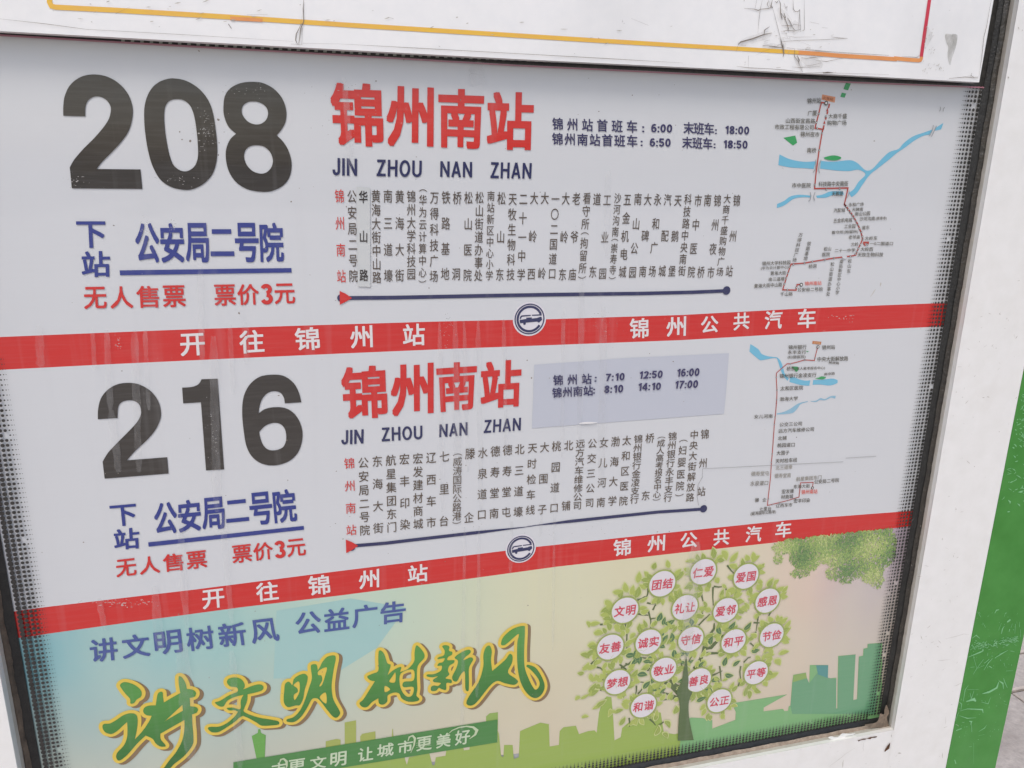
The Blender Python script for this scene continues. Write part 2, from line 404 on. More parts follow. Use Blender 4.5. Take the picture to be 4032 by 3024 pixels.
bk = mesh('back_panel', [(sx_l - .13, .10, .05), (grn_r, .10, .05), (grn_r, .10, TOPZ), (sx_l - .13, .10, TOPZ), (sx_l - .13, .0205, .05), (grn_r, .0205, .05), (grn_r, .0205, TOPZ), (sx_l - .13, .0205, TOPZ)],
          [(0, 3, 2, 1), (0, 1, 5, 4), (1, 2, 6, 5), (2, 3, 7, 6), (3, 0, 4, 7)], MWHITE, case)
pane = mesh('glass_pane', [(x, y, z) for y in (0, .006) for x, z in ((gx_l - .01, gz - .02), (gx_r + .01, gz - .02), (gx_r + .01, ZT + .3), (gx_l - .01, ZT + .3))],
            [(0, 1, 2, 3), (7, 6, 5, 4), (0, 4, 5, 1), (1, 5, 6, 2), (2, 6, 7, 3), (3, 7, 4, 0)], MGLASS, case)
# gasket: solid black frame of rubber round the pane
dx_r = X_('q', 1052, 1200, .0025); dx_l = X_('7', 268, 1659, .0025)
dz = at('s', 0, 1040, .0025).z
def strip(name, side, a0, a1, off0, off1, mat, e0, e1, n, amp, parent, seed, bump=0.0):
    """wavy bead between the coordinates a0 and a1, running along the pane's side from e0 to e1"""
    rnd = random.Random(seed); V = []; Fc = []; K = 5
    ph = [rnd.uniform(0, 6.28) for _ in range(4)]
    wob = [sum(math.sin(i * f_ + ph[k]) * c for k, (f_, c) in enumerate(((.11, .5), (.31, .3), (.83, .25), (1.7, .15)))) for i in range(n + 1)]
    wob2 = [rnd.uniform(-1, 1) * .35 + math.sin(i * .5 + ph[2]) * .5 for i in range(n + 1)]
    for i in range(n + 1):
        e = e0 + (e1 - e0) * i / n
        for k in range(K):
            t = k / (K - 1)
            u = a0 + (a1 - a0) * t + (amp * wob[i] if k == K - 1 else 0) + (amp * .8 * wob2[i] if k == 0 else 0)
            o = off0 + (off1 - off0) * t + bump * math.sin(math.pi * t) * (1 + .5 * wob2[i]) + (rnd.uniform(-1, 1) * bump * .35 if 0 < k < K - 1 else 0)
            V.append((u, -o, e) if side == 'v' else (e, -o, u))
    for i in range(n):
        for k in range(K - 1): Fc.append((i * K + k, i * K + k + 1, (i + 1) * K + k + 1, (i + 1) * K + k))
    return mesh(name, V, Fc, mat, parent, smooth=True)
strip('gasket', 'v', dx_r, gx_r + .004, .0024, .0085, MBLACK, gz, ZT + .3, 120, .0002, case, 1, .001)
strip('gasket', 'v', dx_l, gx_l - .004, .0024, .0085, MBLACK, gz, ZT + .3, 120, .0002, case, 2, .001)
strip('gasket', 'h', dz, gz - .004, .0024, .0085, MBLACK, gx_l, gx_r, 160, .0002, case, 3, .001)
strip('sealant_bead', 'v', gx_r, sx_r + .0008, .009, .0125, MSEALD, sz, ZT + .3, 220, .0009, case, 4, .0016)
strip('sealant_bead', 'v', gx_l, sx_l - .0008, .009, .0125, MSEAL, sz, ZT + .3, 220, .0014, case, 5, .0016, )
MTAN = paint('tan_sealant', (172, 156, 140), (120, 106, 92), .7, .9, 90)
strip('sealant_bead', 'h', gz, sz - .0012, .009, .0135, MTAN, sx_l, sx_r, 240, .0012, case, 6, .0016)
G = Geo()   # smeared lump of sealant in the lower right corner
G.poly([pts('s', smooth_loop([(1195, 640), (1235, 760), (1200, 840), (1225, 950), (1262, 1070), (1180, 1030), (1060, 1010), (960, 1010), (840, 960), (1000, 930), (1060, 880), (1090, 780), (1150, 790), (1165, 700)]), .0165)])
G.make('sealant_smear', paint('brown_smear', (140, 124, 108), (92, 80, 68), .7, .9, 80), case)
# printed dots fading out from the black border of the pane
G = Geo()
def dot(x, z, r, n=10):
    G.add(disc(Vector((x, -.0032, z)), r, n), [tuple(range(n))])
def pitch(a, b, k): return (b - a) / k
rz = (at('q', 980, 1208, .0032).z - at('q', 955, 1445, .0032).z) / 4.03
zt = at('q', 1035, 1145, .0032).z
i = 0
SPR = [X_('q', x, 1208, .0032) for x in (1028, 975, 928, 887, 855, 832, 812)]
rs = [(.0, .0062), (.0118, .0051), (.0220, .0043), (.0305, .0036), (.0372, .0022), (.0425, .0014), (.0466, .0008)]
rowp = rz
sc = rowp / .0118
while zt - i * rowp > dz + .008:
    z = zt - i * rowp
    for x, r in zip(SPR, (.0024, .0021, .0018, .0015, .0009, .0006, .0004)):
        if random.random() > .006: dot(x, z, r * random.uniform(.9, 1.06))
    i += 1
i = 0
rowl = (at('t', 300, 98, .0032).z - at('t', 530, 1415, .0032).z) / 26.0
z0 = at('t', 300, 98, .0032).z
SPL = [X_('t', x, 98, .0032) for x in (302, 378, 450, 508, 558, 597, 625)]
for i in range(-60, 34):
    z = z0 - i * rowl
    if z < dz + .004 or z > ZT: continue
    for x, r in zip(SPL, (.0052, .0044, .0037, .0031, .0017, .0011, .0007)):
        if random.random() > .006: dot(x, z, r * (rowl / .0098) * random.uniform(.9, 1.05))
xp = (X_('p', 2036, 790, .0032) - X_('p', 650, 1080, .0032)) / 40.0
x = dx_l + .03
while x < dx_r - .022:
    for dzz, r in ((.0, .0052), (.0085, .0046), (.0160, .0041), (.0225, .0030), (.0272, .0019), (.0310, .0013), (.0342, .0008)):
        if random.random() > .006: dot(x, dz + .001 + dzz * (xp / .0098), r * .8 * (xp / .0098) * random.uniform(.9, 1.05))
    x += xp
G.make('printed_dots', MDOT, pane, kind='stuff')
# solid black border of the pane under the upper panel, with its pale squares
G = Geo()
TB = [(-120, 66), (0, 74), (367, 96), (737, 117), (1106, 139), (1474, 157), (1843, 176), (2200, 190)]
G.poly([clampx([(x, y - 26) for x, y in TOPL], .0032) + clampx(TB, .0032)[::-1]]); xb = at('q', 1000, 1075, .0032).x
G.add([Vector((xb - .02, -.0036, ZT + .004)), Vector((gx_r + .004, -.0036, ZT + .004)), Vector((gx_r + .004, -.0036, ZT + .3)), Vector((xb - .02, -.0036, ZT + .3))], [(0, 1, 2, 3)])
G.make('black_border', MDOT, pane)
G = Geo(); x = 262.0
while x < 1560:
    y = 84 + (x - 300) * .0535 - (4 if x > 1000 else 0)
    hgt = 10 if x < 950 else max(2.5, 10 - (x - 950) * .018); y += (0 if x < 950 else (x - 950) * .002)
    y = 69.5 + x * .0533 + (0 if x < 900 else -1.2 - (x - 900) * .0012)
    c = [(x, y), (x + 7.5, y + .4), (x + 7.2, y + hgt * .62), (x - .2, y + hgt * .62)]
    G.poly([pts('v', c, .0036)]); x += 21.5 - x * .0035
G.make('border_squares', paint('greyed_enamel', (158, 164, 156), (136, 142, 134), .5, .05, 90), pane, kind='stuff')

# wear on the frame
G = Geo(); rnd = random.Random(5)
def scr(g, L, off, w): ribbon(G, pts(g, L, off), [w * random.uniform(.5, 1.2) * (0.3 if i in (0, len(L) - 1) else 1) for i in range(len(L))])
for L, w in (([(570, 10), (610, 80)], .0012), ([(755, 40), (775, 8), (800, 0)], .0022), ([(850, 80), (870, 35)], .0014), ([(890, 130), (920, 105)], .0060), ([(905, 235), (912, 205)], .0035),
             ([(795, 220), (828, 145)], .0013), ([(828, 250), (838, 200), (860, 170)], .0016), ([(930, 190), (940, 145)], .0018), ([(970, 250), (975, 150)], .0012), ([(1015, 185), (1018, 130)], .0014),
             ([(1028, 290), (1025, 210)], .0018), ([(640, 150), (662, 188)], .0013), ([(520, 300), (560, 270), (600, 305)], .0012), ([(530, 480), (570, 610)], .0013), ([(530, 680), (570, 620), (640, 520)], .0014),
             ([(570, 620), (650, 585)], .001), ([(480, 500), (600, 450), (640, 430)], .0018), ([(500, 608), (548, 602)], .0022), ([(640, 635), (690, 560), (730, 510)], .0018), ([(650, 560), (700, 520)], .0028),
             ([(700, 595), (730, 610)], .0024), ([(755, 510), (830, 465), (890, 430)], .0018), ([(920, 430), (965, 445)], .0014), ([(855, 560), (860, 595)], .0018), ([(875, 643), (948, 638)], .0012),
             ([(430, 960), (450, 840), (485, 790)], .0014), ([(465, 838), (590, 835)], .001), ([(630, 880), (700, 865), (780, 820), (800, 760)], .0030), ([(800, 745), (840, 770), (845, 830)], .0015),
             ([(850, 720), (865, 760), (890, 820)], .0014), ([(390, 1060), (470, 1040), (630, 1045), (635, 1085)], .0014), ([(380, 1110), (470, 1138), (560, 1130)], .001), ([(400, 1050), (410, 990), (380, 960)], .0013),
             ([(500, 870), (515, 930), (540, 850)], .0016), ([(460, 960), (540, 940), (560, 960)], .0034), ([(620, 970), (690, 985), (715, 920)], .0012), ([(350, 1265), (410, 1245)], .0046), ([(510, 1190), (518, 1280)], .0016),
             ([(590, 1275), (650, 1240), (672, 1205)], .0011), ([(580, 1322), (650, 1305)], .0009), ([(535, 1395), (537, 1610)], .0008), ([(340, 1575), (350, 1615)], .0040), ([(490, 1435), (515, 1432)], .0016),
             ([(340, 1170), (375, 1075)], .0018), ([(490, 1170), (515, 1175), (510, 1200)], .0016), ([(690, 425), (720, 415)], .0016), ([(680, 485), (685, 455)], .0014)):
    scr('r', [(x + random.uniform(-3, 3), y + random.uniform(-3, 3)) for x, y in L], FR + .0009, w * 1.5)
for i in range(170):      # the broad scuffed patch
    x = random.uniform(500, 980); yc = 395 - (x - 500) * .17; y = yc + random.gauss(0, 22)
    a = random.uniform(-.9, .7); l_ = random.uniform(8, 34)
    scr('r', [(x, y), (x + l_ * math.cos(a), y + l_ * math.sin(a))], FR + .0009 + i * 2e-6, random.uniform(.0012, .0040))
for i in range(120):
    x = random.uniform(380, 1000); y = random.choice((random.uniform(0, 300), random.uniform(430, 620), random.gauss(940, 50), random.gauss(1270, 60)))
    xmin = 572 - y * .2 + 8; xmax = 1110 - y * .2 - 40
    if not xmin < x < xmax: continue
    a = random.uniform(-1.6, 1.6); l_ = random.uniform(4, 20)
    scr('r', [(x, y), (x + l_ * math.cos(a), y + l_ * math.sin(a))], FR + .0009 + i * 2e-6, random.uniform(.0009, .0026))
for L, w in (([(2080, 260), (2130, 300), (2150, 350)], .001), ([(2150, 300), (2212, 340)], .001), ([(2120, 560), (2200, 545)], .0009)):
    pass
for i in range(70):
    y = random.uniform(860, 1659); x = random.uniform(2212 - (y - 790) * .2, 2212); x = min(2205, x + 6)
    a = random.uniform(-1.2, 1.2); l_ = random.uniform(8, 40)
    scr('6', [(x, y), (x + l_ * .5, y + l_ * math.sin(a) * .5), (x + l_ * math.cos(a), y + l_ * math.sin(a))], FR + .0012 + i * 2e-6, random.uniform(.0008, .0022))
G.make('scratches', MSCR, gs, kind='stuff')
G = Geo()
for L, w in (([(1272, 1120), (1272, 1160)], .0012),):
    scr('s', L, FR + .0004, w)
G.poly([pts('s', [(730, 1212), (775, 1200), (822, 1184), (868, 1184), (940, 1160), (1036, 1146), (1042, 1158), (1010, 1168), (960, 1172), (930, 1192), (880, 1184), (850, 1200), (790, 1208), (738, 1228)], FR + .0005)])
G.poly([pts('s', [(1158, 1388), (1180, 1345), (1215, 1292), (1255, 1245), (1250, 1290), (1238, 1345), (1200, 1372), (1170, 1395)], FR + .0005)])
G.make('rust_spots', MRUST, br, kind='stuff')
flat('chipped_paint', 's', smooth_loop([(250, 1170), (300, 1145), (350, 1160), (420, 1150), (480, 1100), (600, 1105), (690, 1095), (640, 1125), (560, 1140), (500, 1170), (430, 1190), (330, 1200)]), .0215, MWHITE, br)
G = Geo(); rnd = random.Random(9)
def smudge(g, x, y, l_, w, a, off):
    P = [(x + l_ * t * math.cos(a) + random.uniform(-.06, .06) * l_, y + l_ * t * math.sin(a) + random.uniform(-.06, .06) * l_) for t in (0, .35, .7, 1)]
    ribbon(G, pts(g, P, off), [w * .2, w, w * .7, w * .1])
for g, x, y, l_, w, a in (('6', 1250, 215, 60, .0014, 2.2), ('6', 1285, 170, 30, .002, 1.8), ('w', 1242, 370, 40, .0012, -1.0), ('s', 1380, 1420, 50, .002, 0), ('s', 480, 1650, 130, .0012, -1.4), ('s', 260, 1640, 540, .0005, -.68),
                          ('s', 815, 1390, 150, .0004, -1.5), ('w', 690, 1080, 60, .0008, -.8), ('w', 880, 1010, 25, .001, 0), ('w', 590, 950, 12, .0012, 0), ('r', 210, 1555, 60, .001, -1.57), ('r', 240, 1205, 90, .0005, -1.5),
                          ('r', 150, 535, 150, .0005, -.1), ('r', 330, 800, 90, .0006, -.3), ('r', 250, 300, 260, .0005, -.17), ('3', 2110, 500, 8, .002, 1), ('q', 1390, 1015, 18, .0012, -1.2), ('q', 1520, 350, 40, .001, 1.1), ('q', 1570, 410, 30, .0008, -1.2), ('w', 930, 1000, 30, .001, .3), ('w', 1240, 1025, 30, .001, -1)):
    smudge(g, x, y, l_, w, a, FR + .0005)
for i in range(60):
    g, x, y = random.choice((('6', random.uniform(1750, 2150), random.uniform(0, 1500)), ('9', random.uniform(1480, 1800), random.uniform(0, 1400))))
    if g == '6' and x > 2150 - (y - 700) * .2 and y > 700: continue
    smudge(g, x, y, random.uniform(6, 34), random.uniform(.0002, .0008), random.uniform(-1.6, 1.6), FR + .0005)
G.make('smudges', MSMUDGE, rp, kind='stuff')

# ------------------------------------------------------------------ upper panel
PO = .022
up = thing('upper_panel', 'white sheet panel with a thin yellow and crimson outline and cracked film, above the timetables', 'panel', (0.1, -PO, ZT + .3))
edge = [(-160, 58), (0, 67), (367, 87), (737, 107), (1106, 127), (1474, 145), (1843, 163), (2115, 177.8)]
bot = [at('v', x, y, PO) for x, y in edge]
a, b_ = at('q', 1015, 1075, PO), at('q', 1205, 0, PO)
PT = ZT + .60
topr = a + (b_ - a) * ((PT - a.z) / (b_.z - a.z))
topl = Vector((bot[0].x, -PO, PT))
front = bot + [topr, topl]
n = len(front)
back = [v + Vector((0, .011, 0)) for v in front]
tri = tessellate_polygon([[Vector((v.x, v.z, 0)) for v in front]])
mesh('panel_sheet', front + back, [tuple(x) for x in tri] + [tuple(i + n for i in x) for x in tri] + [(i, (i + 1) % n, n + (i + 1) % n, n + i) for i in range(n)], MPANEL, up)
q = PO + .0004
G = Geo(); ribbon(G, pts('v', [(105, -60), (106, -20), (107, 5), (111, 13), (120, 15.5), (250, 22), (500, 37), (737, 53), (900, 63), (1106, 76), (1290, 87.5), (1474, 98.5), (1600, 105.5), (1740, 114.2)], q), .0042); G.make('yellow_outline', MYEL, up)
G = Geo(); ribbon(G, pts('u', [(900, 762), (1150, 778), (1500, 808), (2000, 838), (2212, 852), (2330, 859)], q + .0001), .0043); ribbon(G, pts('q', [(-100, 760), (60, 776), (160, 784), (225, 788), (248, 783), (258, 765), (262, 740)], q + .00014), .0042); G.make('orange_outline', MORG, up)
G = Geo(); ribbon(G, pts('q', [(258, 740), (275, 620), (310, 380), (365, 0), (400, -240), (420, -400)], q + .0002), .0046); G.make('crimson_outline', MREDL, up)
flat('orange_patch', '1', [(1492, 106), (1702, 120), (1700, 142), (1492, 131)], q + .0003, MORG, up)
G = Geo()
def cr(g, L, w, dark=True): ribbon(G, pts(g, L, q + .0005), [w * random.uniform(.6, 1.2) * (.35 if i in (0, len(L) - 1) else 1) for i in range(len(L))])
for L, w in (([(110, 122), (250, 130), (315, 150), (360, 132), (460, 125), (530, 95)], .0014), ([(292, 0), (270, 128)], .0014), ([(375, 0), (345, 130), (325, 300), (308, 500)], .0007), ([(470, 0), (445, 60), (470, 110)], .0016),
             ([(520, 0), (500, 90), (530, 120)], .0022), ([(530, 130), (600, 400), (650, 600), (680, 700)], .0010), ([(560, 20), (585, 40), (610, 0)], .0014), ([(620, 0), (640, 60), (640, 180), (660, 260), (665, 290)], .0014),
             ([(690, 190), (710, 250), (700, 290)], .0026), ([(690, 40), (715, 120), (735, 90), (730, 160)], .0008), ([(640, 180), (700, 260), (740, 360), (760, 440)], .0016), ([(740, 260), (780, 320), (800, 360)], .0022),
             ([(650, 375), (760, 370), (800, 380), (830, 350), (930, 370)], .0010), ([(820, 0), (825, 130), (850, 165), (890, 170), (920, 140), (915, 240), (900, 420)], .0010), ([(985, 0), (985, 200), (985, 430), (960, 450)], .0010),
             ([(920, 200), (930, 380), (935, 460)], .0009), ([(750, 380), (750, 450)], .0014), ([(650, 455), (740, 440), (840, 450), (930, 425)], .0012), ([(720, 455), (740, 550)], .0009), ([(650, 480), (730, 478)], .0008),
             ([(790, 350), (830, 420), (850, 440)], .0016), ([(20, 650), (60, 610), (240, 560), (400, 500), (510, 480)], .0030), ([(0, 740), (20, 660)], .0012), ([(405, 500), (405, 440), (480, 385)], .0016), ([(60, 655), (140, 655)], .0016),
             ([(400, 600), (485, 580)], .0012), ([(395, 628), (455, 622)], .0010), ([(380, 660), (520, 655)], .0018), ([(470, 672), (560, 680), (665, 690)], .0022), ([(590, 660), (650, 640)], .0016), ([(640, 560), (660, 640), (680, 720), (690, 780), (675, 825)], .0024),
             ([(680, 640), (690, 700)], .002), ([(620, 610), (700, 600), (900, 585), (1300, 575), (1610, 555)], .0006), ([(750, 525), (850, 540), (1100, 535)], .0006), ([(1370, 535), (1480, 550), (1610, 558)], .0012), ([(680, 545), (790, 570)], .0009),
             ([(730, 692), (840, 705)], .0014), ([(880, 712), (1050, 722), (1200, 738), (1500, 762), (1900, 785), (2212, 803)], .0009), ([(1140, 738), (1400, 755)], .0014), ([(842, 705), (842, 820), (900, 900), (960, 1050)], .0012),
             ([(880, 800), (910, 870), (905, 930)], .0020), ([(930, 830), (1000, 850), (1110, 835), (1250, 825)], .0011), ([(1145, 875), (1310, 892), (1420, 870), (1550, 845)], .0009), ([(940, 965), (1100, 945), (1240, 910)], .0008),
             ([(805, 972), (930, 980), (1210, 965)], .0010), ([(175, 810), (170, 980)], .0012), ([(445, 862), (490, 860)], .0016), ([(280, 800), (490, 705)], .0008), ([(0, 962), (180, 985), (430, 995), (700, 1015), (940, 1045)], .0009),
             ([(1000, 1052), (1250, 1052), (1450, 1060), (2212, 1082)], .0007), ([(1255, 1060), (1320, 1052), (1400, 1055)], .003), ([(575, 982), (640, 978)], .0018), ([(1065, 318), (1200, 348)], .0009), ([(1240, 400), (1320, 408)], .0010), ([(880, 590), (1070, 660)], .0006),
             ([(900, 800), (840, 740)], .001), ([(120, 0), (105, 15)], .002)):
    cr('u', L, w * .5)
for L, w in (([(1968, 0), (1965, 60), (1968, 140), (1950, 180), (1935, 290)], .0013), ([(1955, 150), (1920, 220), (1915, 260), (1930, 290)], .0012), ([(1960, 180), (1955, 290)], .0010), ([(1885, 285), (1960, 290)], .001),
             ([(0, 122), (300, 155), (560, 190), (1200, 225), (1900, 268)], .0006), ([(1960, 280), (2212, 285)], .0008), ([(1480, 155), (1500, 185)], .003), ([(1600, 97), (1735, 92)], .0007), ([(750, 88), (840, 45)], .0006)):
    cr('1', L, w * .55)
for L, w in (([(0, 285), (500, 312), (1100, 345), (1700, 378), (2212, 408)], .0007), ([(300, 110), (340, 122)], .0012), ([(1665, 245), (1672, 250)], .002), ([(1880, 120), (1990, 165)], .0007), ([(630, 298), (640, 303)], .0014), ([(1508, 345), (1514, 350)], .0016)):
    cr('2', L, w * .55)
for L, w in (([(1170, 0), (1110, 350), (1075, 480), (1050, 740), (1010, 1010)], .0009), ([(920, 950), (905, 985), (960, 1020)], .0016), ([(620, 1025), (830, 1005), (1000, 1020)], .0014), ([(300, 570), (330, 500)], .0012), ([(410, 842), (418, 848)], .001), ([(720, 500), (722, 560)], .0012), ([(0, 738), (130, 745), (205, 750), (232, 720)], .0012)):
    cr('q', L, w * .55)
G.make('film_cracks', MCRACK, up, kind='stuff')
G = Geo()
for i in range(90):
    g, x, y = random.choice((('1', random.uniform(0, 2200), random.uniform(0, 150)), ('2', random.uniform(0, 2200), random.uniform(60, 380)), ('q', random.uniform(280, 420), random.uniform(350, 720)), ('u', random.uniform(500, 1400), random.uniform(400, 760)), ('q', random.uniform(260, 560), random.uniform(800, 960))))
    if g == '1' and y > 130 + x * .04: continue
    if g == '2' and y > 250 + x * .04: continue
    ll = random.uniform(10, 50); aa = random.uniform(-.4, .2) if g != 'q' else random.uniform(-1.2, -.7)
    P = [(x + ll * t * math.cos(aa), y + ll * t * math.sin(aa)) for t in (0, .5, 1)]
    ribbon(G, pts(g, P, q + .0006), [.0002, random.uniform(.0003, .0010), .0001])
G.make('smudges', MSMUDGE, up, kind='stuff'); G = Geo()
G.poly([pts('q', smooth_loop([(570, 450), (640, 445), (725, 455), (720, 560), (700, 640), (660, 760), (635, 850), (610, 790), (600, 700), (610, 620), (580, 540)]), q + .0003)])
G.make('tape_residue', veil('old_tape_residue', (150, 148, 138), .55), up)

MGRIME = veil('ground_in_grime', (156, 146, 132), .17)
G = Geo()
for k, (g, L, w) in enumerate((('u', [(20, 640), (150, 600), (300, 550), (420, 510), (520, 480)], .008), ('u', [(380, 670), (520, 665), (680, 680)], .007), ('u', [(660, 540), (680, 650), (690, 780)], .008), ('u', [(600, 120), (660, 240), (740, 340), (780, 420)], .014), ('u', [(740, 400), (850, 400), (940, 400)], .014),
        ('u', [(850, 800), (900, 900), (960, 1040)], .007), ('u', [(940, 850), (1100, 900), (1250, 960)], .014), ('u', [(1250, 1050), (1450, 1050)], .004), ('u', [(470, 20), (500, 110)], .009), ('1', [(1968, 60), (1955, 160), (1935, 290)], .004), ('q', [(860, 990), (1000, 1010)], .006), ('u', [(720, 700), (1100, 730), (1500, 765), (2212, 806)], .0022), ('q', [(330, 350), (350, 480), (300, 640)], .012))):
    P_ = pts(g, L, q + .0007 + k * 2e-5); ribbon(G, P_, [w * (.3 if i in (0, len(P_) - 1) else random.uniform(.8, 1.2)) for i in range(len(P_))])
G.make('grime', MGRIME, up, kind='stuff')

# ------------------------------------------------------------------ bus route posters
def poster(label, number):
    return thing('route_poster', label, 'poster', (0, 0, MIDZ + (.2 if number == 208 else -.05)), 'route posters in the display case')
P1 = poster('bus route 208 poster with first and last bus times, in the top of the case', 208)
P2 = poster('bus route 216 poster directly below the route 208 poster', 216)
AD = thing('advertisement_poster', 'pastel public service poster with green brush lettering and a tree of badges', 'poster', (0, 0, MIDZ - .4))
between('film_sheet', TOPL, B1T, O0, PAPER, P1); between('film_sheet', B1B, B2T, O0, PAPER, P2)
band1 = between('red_band', B1T, B1B, O0, ink(RED), P1); band2 = between('red_band', B2T, B2B, O0, ink(RED), P2)
G = Geo(); ribbon(G, clampx([(x, y + 2) for x, y in TB], O3 + .0012), .0016); G.make('pink_border_line', ink((176, 120, 136)), P1)

def digit(name, g, outer, holes, parent):
    flat(name, g, smooth_loop(outer), O2, ink(BLACK), parent, [smooth_loop(h) for h in holes])
digit('route_digit', '1', [(410, 750, 1), (410, 690), (420, 620), (455, 550), (520, 500), (600, 482), (690, 495), (770, 540), (830, 610), (858, 690), (858, 760), (835, 845), (785, 920), (720, 990), (665, 1045), (625, 1095, 1), (910, 1098, 1), (922, 1224, 1), (465, 1220, 1), (452, 1085, 1), (480, 1035), (540, 965), (610, 895), (670, 825), (705, 770), (718, 715), (712, 680), (685, 645), (645, 626), (605, 628), (570, 652), (553, 695), (552, 754, 1)], [], P1)
digit('route_digit', '1', [(1130, 508), (1210, 525), (1290, 575), (1350, 650), (1382, 740), (1400, 860), (1408, 960), (1402, 1050), (1375, 1130), (1320, 1190), (1250, 1225), (1190, 1230), (1110, 1212), (1040, 1165), (990, 1080), (960, 980), (942, 870), (934, 770), (938, 680), (965, 600), (1010, 545), (1070, 515)], [[(1150, 642), (1195, 652), (1235, 690), (1260, 760), (1275, 860), (1283, 960), (1280, 1030), (1258, 1080), (1215, 1108), (1170, 1105), (1125, 1070), (1100, 1010), (1082, 930), (1068, 830), (1064, 740), (1075, 680), (1105, 650)]], P1)
digit('route_digit', '1', [(1640, 530), (1710, 540), (1780, 580), (1830, 640), (1855, 715), (1850, 790), (1820, 845), (1793, 876, 1), (1840, 925), (1875, 990), (1890, 1070), (1875, 1150), (1830, 1205), (1760, 1238), (1690, 1242), (1600, 1225), (1530, 1180), (1485, 1115), (1465, 1040), (1465, 970), (1490, 905), (1530, 866, 1), (1480, 820), (1452, 750), (1448, 690), (1458, 620), (1495, 570), (1560, 538)],
      [[(1645, 657), (1690, 667), (1725, 695), (1737, 735), (1725, 775), (1695, 800), (1655, 806), (1610, 790), (1578, 755), (1566, 720), (1575, 685), (1605, 662)], [(1665, 941), (1710, 950), (1750, 985), (1768, 1035), (1760, 1080), (1730, 1115), (1690, 1125), (1640, 1110), (1600, 1070), (1582, 1020), (1590, 975), (1620, 948)]], P1)
digit('route_digit', '4', [(634, 1058, 1), (636, 990), (655, 920), (700, 865), (760, 832), (830, 822), (900, 832), (970, 870), (1020, 930), (1042, 1000), (1038, 1060), (1005, 1130), (950, 1195), (880, 1260), (822, 1324, 1), (1083, 1304, 1), (1092, 1410, 1), (678, 1443, 1), (665, 1333, 1), (700, 1275), (760, 1210), (830, 1140), (885, 1080), (910, 1035), (913, 1000), (900, 960), (865, 938), (825, 936), (785, 950), (765, 985), (762, 1050, 1)], [], P2)
digit('route_digit', '4', [(1410, 795, 1), (1452, 1383, 1), (1335, 1390, 1), (1302, 948, 1), (1187, 955, 1), (1180, 853, 1), (1240, 849), (1280, 835), (1298, 815), (1305, 799, 1)], [], P2)
digit('route_digit', '4', [(1953, 948, 1), (1846, 955, 1), (1838, 915), (1815, 885), (1775, 876), (1735, 888), (1700, 925), (1682, 975), (1676, 1020, 1), (1715, 993), (1775, 980), (1845, 985), (1900, 1015), (1940, 1070), (1960, 1140), (1955, 1210), (1930, 1275), (1880, 1325), (1810, 1353), (1740, 1356), (1675, 1335), (1625, 1290), (1595, 1225), (1580, 1140), (1570, 1040), (1572, 950), (1590, 880), (1630, 820), (1690, 780), (1770, 769), (1840, 778), (1900, 820), (1935, 880)],
      [[(1770, 1082), (1815, 1088), (1845, 1120), (1855, 1170), (1848, 1215), (1825, 1245), (1775, 1260), (1730, 1250), (1700, 1215), (1685, 1170), (1679, 1140, 1), (1720, 1100)]], P2)

def chars(name, L, off, rgb, parent, weight, d):
    for ch, g, q4 in L: lettering(name, g, ch, q4, off, rgb, parent, weight, d)
chars('headline_character', [('锦', '2', [(-75, 532), (265, 545), (275, 952), (-60, 945)]), ('州', '2', [(295, 552), (600, 568), (597, 955), (290, 948)]), ('南', '2', [(628, 572), (928, 582), (912, 968), (630, 955)]), ('站', '2', [(945, 592), (1250, 600), (1240, 975), (942, 968)])], O2, RED, P1, 2, .027)
chars('headline_character', [('锦', '5', [(-5, 722), (290, 705), (302, 1045), (8, 1062)]), ('州', '5', [(318, 708), (598, 690), (598, 1020), (322, 1042)]), ('南', '5', [(613, 697), (882, 680), (866, 992), (630, 1014)]), ('站', '5', [(902, 688), (1170, 668), (1160, 975), (902, 990)])], O2, RED, P2, 2, .027)
for s_, q4 in (('JIN', [(-57, 1022), (102, 1028), (102, 1140), (-57, 1137)]), ('ZHOU', [(230, 1032), (522, 1040), (520, 1150), (228, 1143)]), ('NAN', [(642, 1042), (848, 1048), (847, 1152), (640, 1148)]), ('ZHAN', [(968, 1048), (1235, 1055), (1230, 1160), (966, 1157)])):
    lettering('lettering', '2', s_, q4, O2, NAVY, P1, 2, .026)
for s_, q4 in (('JIN', [(0, 1130), (145, 1122), (143, 1215), (0, 1224)]), ('ZHOU', [(260, 1112), (525, 1098), (526, 1188), (262, 1203)]), ('NAN', [(636, 1090), (818, 1075), (818, 1163), (634, 1177)]), ('ZHAN', [(927, 1062), (1165, 1046), (1162, 1132), (922, 1150)])):
    lettering('lettering', '5', s_, q4, O2, NAVY, P2, 2, .026)

